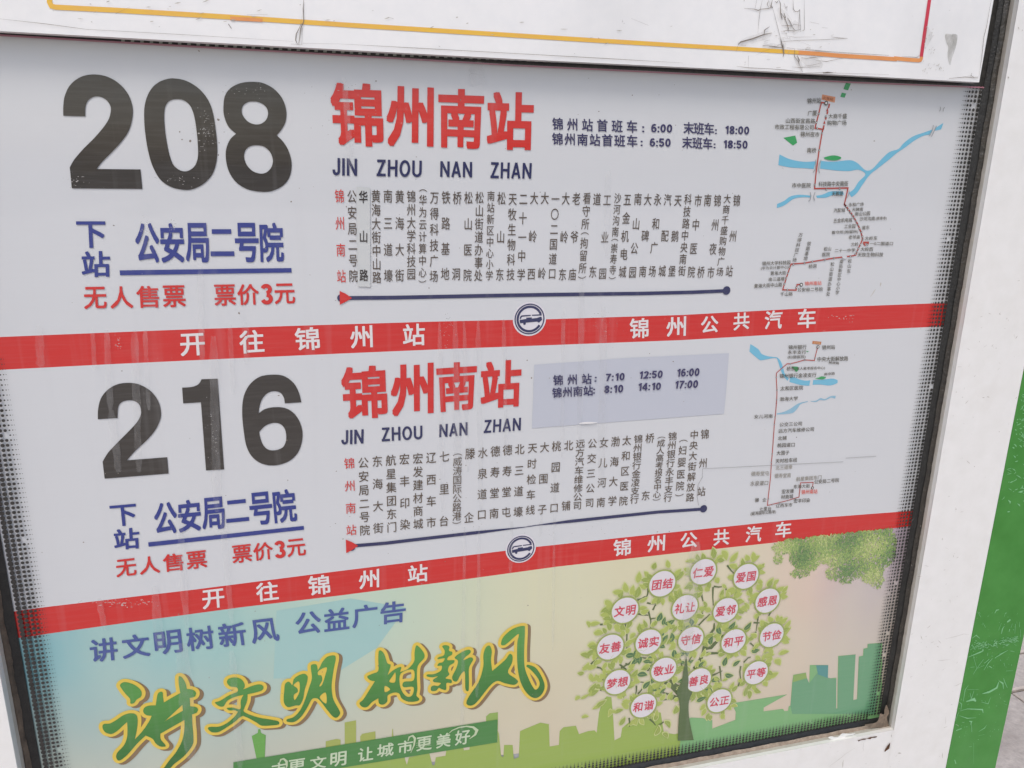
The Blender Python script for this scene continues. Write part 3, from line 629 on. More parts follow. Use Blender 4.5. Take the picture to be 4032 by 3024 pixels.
# next stop block
for g, s_, q4, c, P, w_, d in (('v', '下', [(164, 478), (227, 478), (231, 535), (166, 536)], BLUE, P1, 2, .02), ('v', '站', [(175, 543), (237, 542), (239, 598), (177, 599)], BLUE, P1, 2, .02),
                           ('v', '下', [(236, 1093), (293, 1088), (297, 1134), (241, 1138)], BLUE, P2, 2, .02), ('7', '站', [(733, 115), (900, 98), (906, 236), (742, 248)], BLUE, P2, 2, .02)):
    lettering('lettering', g, s_, q4, O2, c, P, w_, d)
def spaced(name, g, s, tl, tr, br, bl, off, rgb, parent, weight, d, gap=.06, wd=None):
    """separate characters side by side in a quad"""
    n = len(s); wd = wd or [1] * n; tot = sum(wd) + gap * (n - 1); G = Geo(); x = 0
    for ch, w in zip(s, wd):
        u0 = x / tot; u1 = (x + w) / tot; x += w + gap
        L = lambda a, b, t: (a[0] + (b[0] - a[0]) * t, a[1] + (b[1] - a[1]) * t)
        if ch == ' ': continue
        q4 = [L(tl, tr, u0), L(tl, tr, u1), L(bl, br, u1), L(bl, br, u0)]
        if ch == '二':
            m = lambda a, b: (a[0] + (b[0] - a[0]) * .16, a[1] + (b[1] - a[1]) * .16); q4 = [m(q4[0], q4[3]), m(q4[1], q4[2]), m(q4[2], q4[1]), m(q4[3], q4[0])]
        text(G, g, ch, q4, off, weight, d)
    return G.make(name, ink(rgb), parent)
spaced('lettering', 'v', '公安局二号院', (290, 482), (611, 481), (614, 566), (295, 568), O2, BLUE, P1, 2, .022, .05)
spaced('lettering', 'v', '公安局二号院', (332, 1088), (636, 1055), (643, 1126), (334, 1156), O2, BLUE, P2, 2, .022, .05)
flat('underline', 'v', [(258.3, 584), (629.3, 579), (630, 588.7), (259.3, 594.7)], O2, ink(BLUE), P1)
flat('underline', '7', [(960, 197), (1968, 90), (1970, 115), (963, 225)], O2, ink(BLUE), P2)
spaced('lettering', 'v', '无人售票', (180, 620), (399, 616), (402, 663), (182, 668), O2, RED, P1, 2, .016, .16)
spaced('lettering', 'v', '票价3元', (461, 615), (636, 612), (638, 656), (464, 661), O2, RED, P1, 2, .016, .08, [1, 1, .56, .95])
spaced('lettering', '7', '无人售票', (748, 312), (1335, 246), (1345, 360), (755, 425), O2, RED, P2, 2, .016, .16)
spaced('lettering', '7', '票价3元', (1500, 220), (1975, 168), (1985, 280), (1508, 335), O2, RED, P2, 2, .016, .08, [1, 1, .56, .95])

# band lettering
chars('band_character', [('开', '4', [(1165, 506), (1322, 498), (1333, 642), (1172, 650)]), ('往', '4', [(1548, 485), (1708, 476), (1715, 624), (1555, 634)]), ('锦', '4', [(1908, 468), (2065, 458), (2075, 606), (1915, 614)]),
      ('州', '5', [(55, 455), (200, 448), (205, 592), (60, 600)]), ('站', '5', [(398, 443), (540, 436), (544, 578), (400, 585)]), ('锦', '5', [(1868, 406), (1993, 400), (1990, 530), (1870, 538)]), ('州', '5', [(2107, 398), (2235, 390), (2232, 518), (2106, 524)]),
      ('公', '6', [(118, 393), (230, 385), (232, 492), (120, 505)]), ('共', '6', [(330, 370), (435, 363), (432, 472), (328, 484)]), ('汽', '6', [(534, 357), (650, 349), (640, 470), (530, 478)]), ('车', '6', [(747, 345), (863, 338), (862, 464), (745, 470)])], O1, WHITE, band1, 2, .017)
chars('band_character', [('开', '7', [(1308, 510), (1450, 493), (1458, 615), (1315, 632)]), ('往', '7', [(1655, 462), (1800, 446), (1808, 568), (1665, 585)]), ('锦', '7', [(1993, 418), (2132, 403), (2142, 530), (2000, 545)]),
      ('州', '8', [(112, 385), (245, 367), (245, 488), (115, 502)]), ('站', '8', [(430, 350), (558, 332), (562, 448), (432, 460)]), ('锦', '8', [(1762, 182), (1880, 170), (1874, 278), (1766, 290)]), ('州', '8', [(1985, 158), (2100, 147), (2095, 250), (1982, 263)]),
      ('公', '9', [(-15, 138), (92, 128), (97, 225), (-12, 238)]), ('共', '9', [(202, 116), (303, 108), (302, 210), (198, 220)]), ('汽', '9', [(415, 95), (514, 86), (507, 190), (403, 200)]), ('车', '9', [(607, 68), (705, 58), (703, 160), (598, 170)])], O1, WHITE, band2, 2, .017)

# round bus emblem on each band
def emblem(g, cx, cy, rx, band, tilt):
    c = at(g, cx, cy, O1); r = (at(g, cx + rx, cy, O1) - c).length
    root = mesh('bus_emblem', [v for v in disc(c, r * 1.11, 40)], [tuple(range(40))], ink((222, 220, 226)), band)
    for nm, r0, r1, a0, a1 in (('emblem_ring', .92, 1.0, 0, 360), ('emblem_arc', .72, .87, 22, 328)):
        n = 60; V = []
        for i in range(n + 1):
            an = math.radians(a0 + (a1 - a0) * i / n)
            for rr in (r0, r1): V.append(c + Vector((math.cos(an) * rr * r, -.0003, math.sin(an) * rr * r)))
        o = mesh(nm, V, [(2 * i, 2 * i + 1, 2 * i + 3, 2 * i + 2) for i in range(n)], ink(NAVY), band)
    def B(L, off): return [c + Vector(((x * math.cos(tilt) - y * math.sin(tilt)) * r, -off, (x * math.sin(tilt) + y * math.cos(tilt)) * r)) for x, y in L]
    G = Geo()
    G.poly([B([(-.66, -.12), (-.66, -.02), (-.22, .02), (-.22, .10), (.15, .10), (.15, .02), (.5, .04), (.62, .08), (.80, .10), (.84, -.1), (.72, -.2), (.62, -.28), (.5, -.2), (-.2, -.22), (-.64, -.24)], .0003)])
    G.poly([B([(-.62, -.0), (-.66, .1), (-.6, .22), (-.52, .27), (.08, .27), (.08, .20), (-.5, .18), (-.56, .1)], .0003)])
    G.poly([B([(.16, .20), (.16, .27), (.82, .26), (.80, .18)], .0003)])
    G.poly([disc(B([(-.34, -.27)], .00032)[0], r * .09, 12)])
    G.make('emblem_bus', ink(NAVY), band)
emblem('L', 985, 788, 608, band1, .03)
emblem('8', 1163, 237, 87, band2, .03)

# route line with arrow and end dot
line('route_line', 'a', [(150, 1164), (600, 1160), (1200, 1148), (1700, 1138), (2212, 1130), (2500, 1126), (3000, 1120), (3500, 1108), (3850, 1093)], O2, .0042, ink(NAVY), P1)
c_ = at('b', 1870, 1091, O2 + .0001); mesh('end_dot', disc(c_, .0052, 24), [tuple(range(24))], ink(NAVY), P1)
c_ = at('a', 105, 1164, O2 + .0001); mesh('start_dot', disc(c_, .0040, 18), [tuple(range(18))], ink(NAVY), P1)
flat('arrowhead', 'a', [(92, 1095), (150, 1122), (212, 1165), (150, 1200), (93, 1229)], O2 + .0003, ink(RED), P1)
G = Geo(); ribbon(G, pts('c', [(230, 1300), (600, 1269), (1000, 1222), (1600, 1153), (2212, 1082)], O2) + pts('d', [(200, 1063), (600, 1015), (1000, 972), (1450, 925), (1860, 898)], O2), .0042); G.make('route_line', ink(NAVY), P2)
c_ = at('d', 1893, 893, O2 + .0001); mesh('end_dot', disc(c_, .0052, 24), [tuple(range(24))], ink(NAVY), P2)
c_ = at('c', 235, 1318, O2 + .0001); mesh('start_dot', disc(c_, .0040, 18), [tuple(range(18))], ink(NAVY), P2)
flat('arrowhead', 'c', [(170, 1230), (240, 1258), (305, 1297), (250, 1335), (175, 1378)], O2 + .0003, ink(RED), P2)

# stop names, one column each
W1 = (at('a', 520 + 46, 180, 0) - at('a', 520 - 46, 180, 0)).length
W2 = (at('c', 660 + 59, 370, 0) - at('c', 660 - 59, 370, 0)).length
A1 = [('锦州南站', 88, 115, 110, 1012, 122), ('公安局二号院', 208, 120, 226, 1008, 118), ('黄海大街中山路', 442, 120, 452, 1020, 114), ('南三道壕', 558, 118, 562, 1005, 118), ('黄海大街', 672, 122, 673, 1003, 118),
      ('锦州大学科技园', 785, 125, 785, 985, 110), ('(华为云计算中心)', 898, 103, 893, 1022, 96), ('万得科技广场', 1010, 135, 1003, 1008, 112), ('铁路基地', 1122, 130, 1112, 988, 118), ('桥洞', 1230, 135, 1218, 990, 118), ('松山医院', 1340, 135, 1328, 998, 114),
      ('松山街道办事处', 1447, 135, 1433, 998, 110), ('南站新区中心小学', 1557, 130, 1540, 990, 92), ('松山东', 1660, 138, 1640, 995, 118), ('天牧生物科技', 1768, 148, 1745, 990, 112), ('二十一中学', 1872, 148, 1847, 992, 112), ('大岭西', 1977, 140, 1945, 985, 112), ('大岭', 2080, 140, 2047, 980, 112)]
A2 = [('一〇二国道口', 217, 150, 180, 980, 108), ('大岭东', 317, 143, 280, 992, 114), ('老爷庙', 420, 145, 375, 990, 114), ('看守所(拘留所)', 523, 145, 470, 985, 104), ('道东', 620, 150, 573, 965, 112), ('工业园', 718, 160, 668, 980, 108), ('沙河沟南(崇寿寺)', 820, 150, 762, 988, 92),
      ('五金机电城', 915, 155, 860, 965, 110), ('南山公园', 1017, 150, 957, 968, 110), ('大碑南', 1112, 155, 1055, 960, 108), ('永和广场', 1208, 155, 1148, 958, 108), ('汽配城', 1305, 158, 1243, 955, 108), ('天鹅堡', 1405, 165, 1338, 955, 106), ('科技路中央南街', 1502, 158, 1435, 948, 98),
      ('市中医院', 1600, 165, 1525, 965, 110), ('南桥', 1693, 160, 1617, 968, 112), ('锦州夜市', 1788, 165, 1713, 970, 110), ('大商千盛购物广场', 1882, 160, 1802, 950, 84), ('锦州站', 1975, 165, 1892, 955, 108)]
for g, LL in (('a', A1), ('b', A2)):
    for s_, x0, y0, x1, y1, h in LL:
        first = s_ == '锦州南站'
        column('stop_name', g, s_, x0, y0, x1, y1, h, W1 * (.9 if len(s_) > 8 or s_ == '南站新区中心小学' else 1), O2, (206, 52, 44) if first else BROWN, P1, 1, .005, 'red stop name 锦州南站' if first else None)
B1_ = [('锦州南站', 208, 342, 232, 1180, 112), ('公安局二号院', 360, 335, 378, 1182, 112), ('东海大街', 512, 320, 525, 1158, 112), ('航星集团东门', 660, 310, 672, 1148, 110), ('宏丰印染', 808, 297, 815, 1120, 112), ('宏发建材商城', 955, 290, 958, 1112, 110), ('辽西车市', 1100, 280, 1100, 1098, 112),
       ('七里台', 1245, 268, 1238, 1082, 112), ('(威涛国际公路港)', 1387, 285, 1378, 1065, 94), ('滕企', 1525, 235, 1510, 1045, 114), ('水泉道口', 1663, 228, 1650, 1010, 110), ('德寿堂南', 1800, 212, 1783, 998, 110), ('德寿堂屯', 1932, 200, 1915, 985, 108), ('北三道壕', 2065, 190, 2045, 980, 108)]
B2_ = [('天时检车线', 240, 258, 215, 950, 92), ('大围子', 357, 250, 330, 945, 94), ('桃园道口', 472, 240, 445, 930, 94), ('北铺', 590, 232, 560, 910, 94), ('远方汽车维修公司', 703, 222, 670, 900, 78), ('公交三公司', 820, 215, 788, 878, 88), ('女儿河南', 932, 205, 897, 875, 92),
       ('渤海大学', 1043, 195, 1008, 862, 92), ('太和区医院', 1153, 187, 1115, 860, 88), ('锦州银行金凌支行', 1265, 178, 1222, 842, 78), ('桥东', 1377, 165, 1330, 810, 90), ('(成人高考报名中心)', 1487, 190, 1437, 818, 68), ('锦州银行永丰支行', 1597, 152, 1545, 825, 78), ('(妇婴医院)', 1700, 218, 1657, 778, 86),
       ('中央大街解放路', 1807, 135, 1760, 822, 82), ('锦州站', 1910, 125, 1870, 770, 90)]
for g, LL in (('c', B1_), ('d', B2_)):
    for s_, x0, y0, x1, y1, h in LL:
        first = s_ == '锦州南站'
        column('stop_name', g, s_, x0, y0, x1, y1, h, W2 * (.92 if len(s_) > 8 else 1), O2, (206, 52, 44) if first else (84, 68, 48), P2, 1, .004, 'red stop name 锦州南站' if first else None)

# timetables
def times(parent, off, L):
    for g, kind, s_, *a in L:
        if kind == 'r': row('timetable_lettering', g, s_, *a, off, INDIGO, parent, 2, .016)
        else: lettering('timetable_lettering', g, s_, a[0], off, INDIGO, parent, 2, .020)
times(P1, O2, [('2', 'r', '锦州站首班车', 1403, 803, 1884, 821, 74, 84), ('2', 'q', ':', [(1950, 818), (1963, 819), (1963, 856), (1950, 856)]), ('2', 'q', '6:00', [(2010, 802), (2146, 806), (2143, 860), (2007, 857)]),
                ('3', 'r', '末班车', 40, 830, 172, 836, 70, 82), ('3', 'q', ':', [(210, 838), (222, 838), (222, 868), (210, 868)]), ('3', 'q', '18:00', [(278, 815), (433, 820), (430, 872), (275, 868)]),
                ('2', 'r', '锦州南站首班车', 1402, 900, 1885, 914, 74, 82), ('2', 'q', ':', [(1940, 912), (1952, 912), (1952, 946), (1940, 946)]), ('2', 'q', '6:50', [(2000, 895), (2136, 898), (2133, 952), (1998, 949)]),
                ('3', 'r', '末班车', 30, 924, 162, 930, 68, 80), ('3', 'q', ':', [(201, 930), (213, 930), (213, 960), (201, 960)]), ('3', 'q', '18:50', [(267, 908), (422, 912), (420, 964), (264, 960)])])
st = thing('timetable_sticker', 'grey-blue rectangular sticker with departure times pasted over the route 216 poster', 'sticker', at('v', 1360, 830, O3))
flat('sticker_film', 'v', [(1154, 788), (1360, 773), (1574.7, 763), (1570, 828), (1564, 893.7), (1360, 909), (1149, 925)], .0015, STICK, st)
flat('peeling_edge', '5', smooth_loop([(1540, 1088), (1560, 1078), (1600, 1075), (1660, 1078), (1630, 1086), (1580, 1088)]), O4 + .001, ink((232, 232, 232)), st)
times(st, O4, [('5', 'r', '锦州站', 1406, 805, 1590, 797, 68, 72), ('5', 'q', ':', [(1643, 783), (1655, 783), (1653, 815), (1641, 815)]), ('5', 'q', '7:10', [(1716, 764), (1838, 757), (1834, 806), (1712, 812)]), ('5', 'q', '12:50', [(1936, 748), (2085, 741), (2080, 790), (1930, 797)]), ('v', 'q', '16:00', [(1464, 797), (1512, 795), (1510, 812), (1462, 814)]),
               ('5', 'r', '锦州南站', 1399, 886, 1600, 873, 66, 70), ('5', 'q', ':', [(1633, 860), (1645, 860), (1643, 892), (1631, 892)]), ('5', 'q', '8:10', [(1706, 840), (1829, 834), (1825, 884), (1702, 890)]), ('5', 'q', '14:10', [(1928, 824), (2074, 819), (2069, 867), (1922, 874)]), ('v', 'q', '17:00', [(1460, 823), (1509, 821), (1507, 838), (1457, 840)])])
s2 = thing('stop_name_sticker', 'narrow upright patch with bold stop name in the route 208 stop list', 'sticker', at('a', 320, 560, O3))
flat('sticker_film', 'a', [(257, 85), (385, 95), (390, 1057), (268, 1052)], O3, CLEARTAPE, s2)
column('stop_name', 'a', '华山路', 320, 128, 326, 998, 112, W1 * .95, O4, (40, 34, 30), s2, 2, .014)

# route maps
def names(parent, L, off=O3, base=MAPINK):
    for g, s_, q4, *c in L:
        col = c[0] if c else base
        if s_[0] == '|':
            column('place_name', g, s_[1:], q4[0], q4[1], q4[2], q4[3], q4[4], (at(g, q4[5], 0, off) - at(g, 0, 0, off)).length, off, col, parent, 1, .006)
        else: lettering('place_name', g, s_, q4, off, col, parent, 1, .009)
RIV, GRN, RTE = (112, 186, 214), (46, 156, 88), (176, 62, 50)
names(P1, [('3', '锦州站', [(808, 637), (898, 632), (898, 670), (808, 672)]), ('3', '广厦', [(810, 718), (872, 713), (870, 750), (810, 750)]), ('3', '大商千盛', [(945, 738), (1065, 735), (1065, 768), (945, 768)]), ('3', '购物广场', [(937, 780), (1062, 780), (1062, 812), (937, 812)]),
           ('3', '山西街宜昌路', [(670, 765), (860, 768), (858, 800), (668, 798)]), ('3', '市政工程有限公司', [(598, 805), (850, 810), (848, 843), (597, 838)]), ('3', '锦州夜市', [(765, 852), (888, 855), (885, 888), (762, 885)]), ('3', '南桥', [(808, 957), (868, 957), (866, 990), (806, 990)]),
           ('3', '市中医院', [(710, 1185), (832, 1185), (830, 1217), (708, 1217)]), ('3', '科技路中央南街', [(882, 1177), (1074, 1172), (1072, 1208), (880, 1208)]), ('3', '天鹅堡', [(968, 1240), (1042, 1238), (1038, 1270), (966, 1272)]),
           ('e', '永和广场', [(1395, -5), (1585, -10), (1580, 35), (1395, 45)]), ('e', '汽配城', [(1212, 65), (1355, 60), (1352, 108), (1208, 118)]), ('e', '大碑南', [(1438, 58), (1578, 52), (1572, 98), (1435, 102)]), ('e', '南山公园', [(1475, 112), (1665, 98), (1660, 152), (1470, 160)]),
           ('e', '五金机电城', [(1212, 190), (1440, 180), (1440, 235), (1205, 245)]), ('e', '沙河沟南', [(1535, 172), (1725, 165), (1720, 215), (1530, 222)]), ('e', '(崇寿寺)', [(1735, 168), (1872, 165), (1868, 212), (1730, 218)]), ('e', '工业园', [(1345, 265), (1483, 258), (1478, 312), (1338, 315)]),
           ('e', '道东', [(1562, 280), (1658, 275), (1653, 325), (1558, 328)]), ('e', '看守所(拘留所)', [(1185, 345), (1515, 330), (1512, 378), (1182, 392)]), ('e', '老爷庙', [(1398, 400), (1540, 395), (1535, 442), (1392, 448)]), ('e', '大岭东', [(1600, 412), (1755, 408), (1750, 460), (1595, 462)]),
           ('e', '大岭', [(1428, 488), (1520, 485), (1515, 535), (1425, 535)]), ('e', '一0二国道口', [(1660, 480), (1950, 478), (1945, 525), (1660, 525)]), ('e', '二十一中学', [(1225, 568), (1480, 560), (1475, 608), (1220, 612)]), ('e', '大岭西', [(1548, 548), (1703, 545), (1698, 598), (1542, 598)]),
           ('e', '天牧生物科技', [(1510, 615), (1830, 612), (1825, 665), (1505, 668)]), ('e', '松山', [(1090, 543), (1180, 540), (1175, 592), (1085, 595)]), ('e', '医院', [(1070, 615), (1165, 610), (1162, 663), (1065, 665)]),
           ('e', '|万得科技广场', (805, 370, 718, 730, 52, 58)), ('e', '|铁路基地', (910, 478, 855, 712, 52, 56)), ('e', '|松山街道办事处', (1198, 732, 1138, 1155, 52, 54)), ('e', '|南站新区中心小学', (1310, 702, 1252, 1135, 48, 54)), ('e', '|松山东', (1415, 692, 1395, 870, 50, 54)),
           ('e', '锦州大学科技园', [(322, 725), (672, 710), (668, 762), (318, 778)]), ('e', '(华为云计算中心)', [(305, 790), (648, 775), (645, 820), (302, 835)]), ('e', '黄海大街', [(425, 848), (618, 840), (615, 890), (422, 898)]), ('e', '南三道壕', [(402, 925), (600, 915), (596, 965), (398, 972)]),
           ('e', '黄海大街中山路', [(222, 1005), (572, 985), (568, 1038), (218, 1060)]), ('e', '桥洞', [(900, 762), (998, 757), (993, 808), (895, 812)]), ('e', '千山路', [(550, 1108), (702, 1105), (698, 1152), (545, 1157)]), ('e', '锦州南站', [(852, 975), (1060, 968), (1058, 1018), (850, 1025)], (222, 84, 62)),
           ('e', '公安局二号院', [(760, 1052), (1075, 1045), (1073, 1095), (757, 1102)])])
def area(nm, g, L, rgb, parent, off=O1, sm=True): flat(nm, g, smooth_loop(L, 4) if sm else L, off, ink(rgb), parent)
area('map_river', '3', [(628, 1000, 1), (690, 1030), (780, 1048), (862, 1045, 1), (850, 1095, 1), (790, 1090), (700, 1085), (620, 1070, 1)], RIV, P1)
area('map_river', '3', [(895, 1043, 1), (980, 1048), (1080, 1038), (1130, 1055), (1180, 1100), (1210, 1104), (1240, 1085), (1290, 1030), (1340, 985), (1400, 965), (1430, 930), (1490, 885), (1560, 860), (1622, 838, 1), (1600, 872, 1), (1560, 880), (1500, 912), (1440, 957), (1390, 990), (1330, 1040), (1260, 1095), (1215, 1130), (1170, 1190), (1130, 1250), (1095, 1278, 1), (1075, 1250, 1), (1110, 1225), (1140, 1178), (1185, 1130), (1140, 1100), (1080, 1108), (1000, 1105), (890, 1092, 1)], RIV, P1)
area('map_river', '3', [(1690, 797, 1), (1660, 815), (1635, 832, 1), (1632, 848, 1), (1675, 838, 1)], RIV, P1)
area('map_river', '3', [(612, 1322, 1), (660, 1300), (700, 1272), (760, 1262), (830, 1268, 1), (825, 1280, 1), (780, 1278), (720, 1288), (660, 1330), (610, 1348, 1)], RIV, P1)
area('map_river', '3', [(865, 1268, 1), (910, 1260), (960, 1240), (1040, 1240, 1), (1045, 1262, 1), (980, 1262), (930, 1280), (870, 1282, 1)], RIV, P1)
area('map_park', '3', [(1058, 537), (1090, 542), (1072, 585), (1042, 578)], GRN, P1, O1, False); area('map_park', '3', [(1032, 600), (1060, 606), (1050, 633), (1022, 627)], GRN, P1, O1, False)
area('map_park', '3', [(653, 893), (730, 878), (742, 925), (715, 943)], GRN, P1, O1, False); area('map_park', '3', [(915, 1023), (945, 1012), (985, 1007), (1025, 1018), (1022, 1030), (985, 1040), (940, 1035)], GRN, P1, O2)
area('map_station_box', '3', [(905, 612), (990, 628), (985, 665), (900, 645)], (214, 142, 100), P1, O1, False)
lettering('place_name', '3', '火车站', [(910, 622), (978, 634), (974, 654), (908, 642)], O2, (150, 84, 52), P1, 1, .01)
G = Geo()
ribbon(G, pts('3', [(930, 667), (901, 664), (893, 690), (876, 760), (858, 830), (910, 838), (903, 865), (885, 970), (865, 1120), (855, 1222), (1072, 1218), (1048, 1325), (1065, 1345)], O2), .0016)
ribbon(G, pts('e', [(1340, 5), (1400, 85), (1450, 155), (1492, 228), (1520, 285), (1550, 360), (1568, 430), (1560, 470), (1540, 515), (1515, 565), (1485, 645), (1440, 656), (1200, 685), (940, 728), (850, 745), (680, 758), (640, 870), (575, 1078), (742, 1082), (755, 1012), (790, 1012)], O2), .0016)
for a_, b_ in (((946, 700), (951, 672)), ((936, 740), (940, 722)), ((926, 775), (930, 760)), ((911, 838), (916, 812))): ribbon(G, pts('3', [a_, b_], O2), .0020)
for L in ([(930, 718), (944, 722), (942, 696)], [(910, 800), (925, 804), (921, 780)]): G.poly([pts('3', L, O2)])
ribbon(G, pts('e', [(1575, 490), (1640, 488), (1635, 515)], O2), .0022); ribbon(G, pts('e', [(1575, 490), (1605, 530)], O2 + .00005), .0018)
G.make('map_route', ink(RTE), P1)
def stops(parent, LL, rad):
    G = Geo(); H = Geo()
    for g, L, k in LL:
        for x, y in L:
            c = at(g, x, y, O2 + .0002); G.add(disc(c, rad * k, 12), [tuple(range(12))]); H.add(disc(c + Vector((0, -.0002, 0)), rad * k * .55, 10), [tuple(range(10))])
    G.make('map_stop_marks', ink((60, 60, 56)), parent, kind='stuff'); H.make('map_stop_centres', ink((215, 215, 212)), parent, kind='stuff')
stops(P1, [('3', [(930, 668)], 2.0), ('e', [(806, 1015)], 1.9), ('3', [(882, 737), (867, 793), (872, 830), (903, 862), (885, 973), (856, 1198), (931, 1226), (1018, 1223), (928, 755)], 1), ('e', [(1368, 40), (1390, 78), (1415, 112), (1440, 147), (1460, 183), (1487, 222), (1513, 268), (1530, 315), (1555, 363), (1568, 417), (1573, 450), (1542, 517), (1630, 515), (1518, 562), (1497, 603), (1480, 633), (1417, 660), (1212, 684), (1100, 705), (943, 727), (847, 745), (708, 762), (662, 795), (640, 872), (618, 930), (595, 1005), (632, 1078), (745, 1050)], 1)], .0013)
G = Geo()
for L in ([(862, 1035), (864, 1070), (858, 1100), (845, 1118)], [(898, 1035), (886, 1060), (882, 1100), (888, 1122)], [(826, 1245), (832, 1270), (826, 1295), (815, 1305)], [(858, 1245), (848, 1275), (856, 1300)], [(1625, 810), (1618, 845), (1600, 880)], [(1645, 815), (1625, 860), (1612, 885)], [(1665, 722), (1672, 705), (1670, 692)], [(1688, 722), (1690, 706), (1698, 695)], [(1080, 1235), (1075, 1265), (1062, 1285)]): ribbon(G, pts('3', L, O2 + .0004), .0009)
G.make('map_bridges', ink((150, 152, 154)), P1)
flat('worn_spot', 'e', smooth_loop([(1315, 660), (1345, 652), (1375, 662), (1365, 688), (1330, 692)]), O3 + .0003, PAPER, P1)

names(P2, [('f', '锦州银行', [(825, 78), (1110, 68), (1108, 145), (822, 145)]), ('f', '永丰支行', [(815, 160), (1105, 155), (1100, 218), (812, 222)]), ('f', '(妇婴医院)', [(812, 243), (1098, 235), (1092, 290), (810, 300)]), ('f', '锦州站', [(1358, 78), (1562, 70), (1560, 140), (1355, 150)]),
           ('f', '中央大街解放路', [(1285, 262), (1772, 250), (1768, 322), (1280, 338)]), ('f', '桥东', [(797, 415), (925, 410), (925, 480), (792, 488)]), ('f', '(成人高考报名中心)', [(930, 425), (1402, 410), (1400, 465), (930, 480)]), ('f', '锦州银行金凌支行', [(685, 530), (1268, 510), (1262, 582), (680, 602)]),
           ('f', '太和区医院', [(698, 728), (1058, 715), (1055, 782), (692, 800)]), ('f', '渤海大学', [(688, 900), (975, 885), (972, 950), (683, 965)]), ('f', '女儿河南', [(282, 1178), (575, 1168), (572, 1230), (278, 1242)]), ('f', '公交三公司', [(685, 1302), (1040, 1285), (1035, 1350), (680, 1370)]),
           ('f', '解放路', [(1462, 330), (1628, 342), (1625, 385), (1460, 368)]), ('f', '南京路', [(1390, 515), (1560, 500), (1558, 545), (1388, 560)]),
           ('6', '远方汽车维修公司', [(622, 1120), (852, 1108), (850, 1135), (620, 1148)]), ('6', '北铺', [(618, 1168), (675, 1165), (673, 1192), (616, 1195)]), ('6', '桃园道口', [(615, 1213), (728, 1208), (726, 1236), (612, 1242)]), ('6', '大围子', [(610, 1262), (693, 1260), (690, 1288), (607, 1292)]), ('6', '天时检车线', [(603, 1315), (743, 1306), (741, 1335), (601, 1344)]),
           ('6', '北三道壕', [(604, 1358), (712, 1352), (710, 1380), (602, 1388)], (150, 146, 136)), ('6', '德寿堂屯', [(445, 1397), (562, 1392), (560, 1422), (443, 1427)], (150, 146, 136)), ('6', '德寿堂南', [(597, 1410), (703, 1405), (700, 1435), (595, 1440)], (150, 146, 136)), ('6', '水泉道口', [(440, 1458), (556, 1455), (552, 1485), (437, 1492)], (130, 126, 116)),
           ('h', '航星集团东门', [(948, 395), (1348, 365), (1345, 430), (942, 465)], (140, 136, 124)), ('h', '公安局二号院', [(1232, 440), (1628, 410), (1622, 475), (1228, 508)]), ('h', '东海大街', [(908, 518), (1165, 505), (1160, 565), (902, 580)]), ('h', '锦州南站', [(1030, 600), (1285, 585), (1282, 655), (1025, 672)], (222, 84, 62)),
           ('h', '宏发建', [(720, 590), (912, 582), (908, 650), (715, 662)]), ('h', '材商城', [(708, 680), (900, 668), (897, 735), (703, 748)]), ('h', '宏丰印染', [(908, 740), (1168, 728), (1165, 795), (903, 810)]), ('h', '辽西车市', [(628, 818), (888, 802), (882, 865), (622, 882)]),
           ('h', '滕', [(297, 730), (360, 727), (357, 790), (292, 795)]), ('h', '企', [(415, 725), (475, 722), (472, 785), (410, 790)]), ('h', '七里台', [(368, 872), (553, 862), (550, 925), (362, 938)]), ('h', '(威涛国际公路港)', [(225, 945), (628, 918), (622, 975), (222, 1018)])])
area('map_river', 'f', [(220, 58, 1), (345, 140), (400, 215), (490, 250), (570, 262), (650, 275), (705, 340), (740, 440), (770, 540), (832, 595, 1), (810, 642, 1), (740, 560), (690, 440), (655, 330), (620, 280), (480, 300), (400, 315), (350, 300), (205, 178, 1)], RIV, P2)
area('map_river', 'f', [(850, 580, 1), (920, 585), (1000, 620), (1100, 640), (1168, 632, 1), (1155, 718, 1), (1070, 715), (980, 700), (838, 660, 1)], RIV, P2)
area('map_river', 'f', [(1215, 628, 1), (1350, 625), (1450, 612), (1540, 608), (1605, 635, 1), (1600, 675, 1), (1530, 705), (1450, 715), (1320, 700), (1205, 705, 1)], RIV, P2)
area('map_river', 'f', [(635, 1158, 1), (740, 1135), (850, 1085), (980, 1000), (1130, 962, 1), (1130, 975, 1), (1020, 1010), (960, 1085), (900, 1145), (800, 1165), (640, 1176, 1)], (140, 186, 208), P2)
area('map_river', 'f', [(1175, 962, 1), (1260, 955), (1330, 915), (1400, 930), (1490, 885), (1575, 878, 1), (1560, 925, 1), (1500, 908), (1450, 930), (1390, 950), (1320, 945), (1260, 975), (1175, 970, 1)], (140, 186, 208), P2)
area('map_park', 'f', [(865, 420), (960, 418), (985, 455), (945, 500), (905, 450)], GRN, P2, O2); area('map_park', 'f', [(1250, 603), (1300, 590), (1350, 570), (1418, 588), (1360, 618)], GRN, P2, O2); area('map_park', 'f', [(1100, 172), (1150, 172), (1120, 188)], GRN, P2, O2, False)
area('map_station_box', 'f', [(1205, 10), (1345, 22), (1335, 70), (1198, 55)], (190, 124, 78), P2, O1, False)
lettering('place_name', 'f', '火车站', [(1230, 24), (1325, 32), (1320, 58), (1226, 50)], O2, (226, 190, 150), P2, 1, .01)
G = Geo()
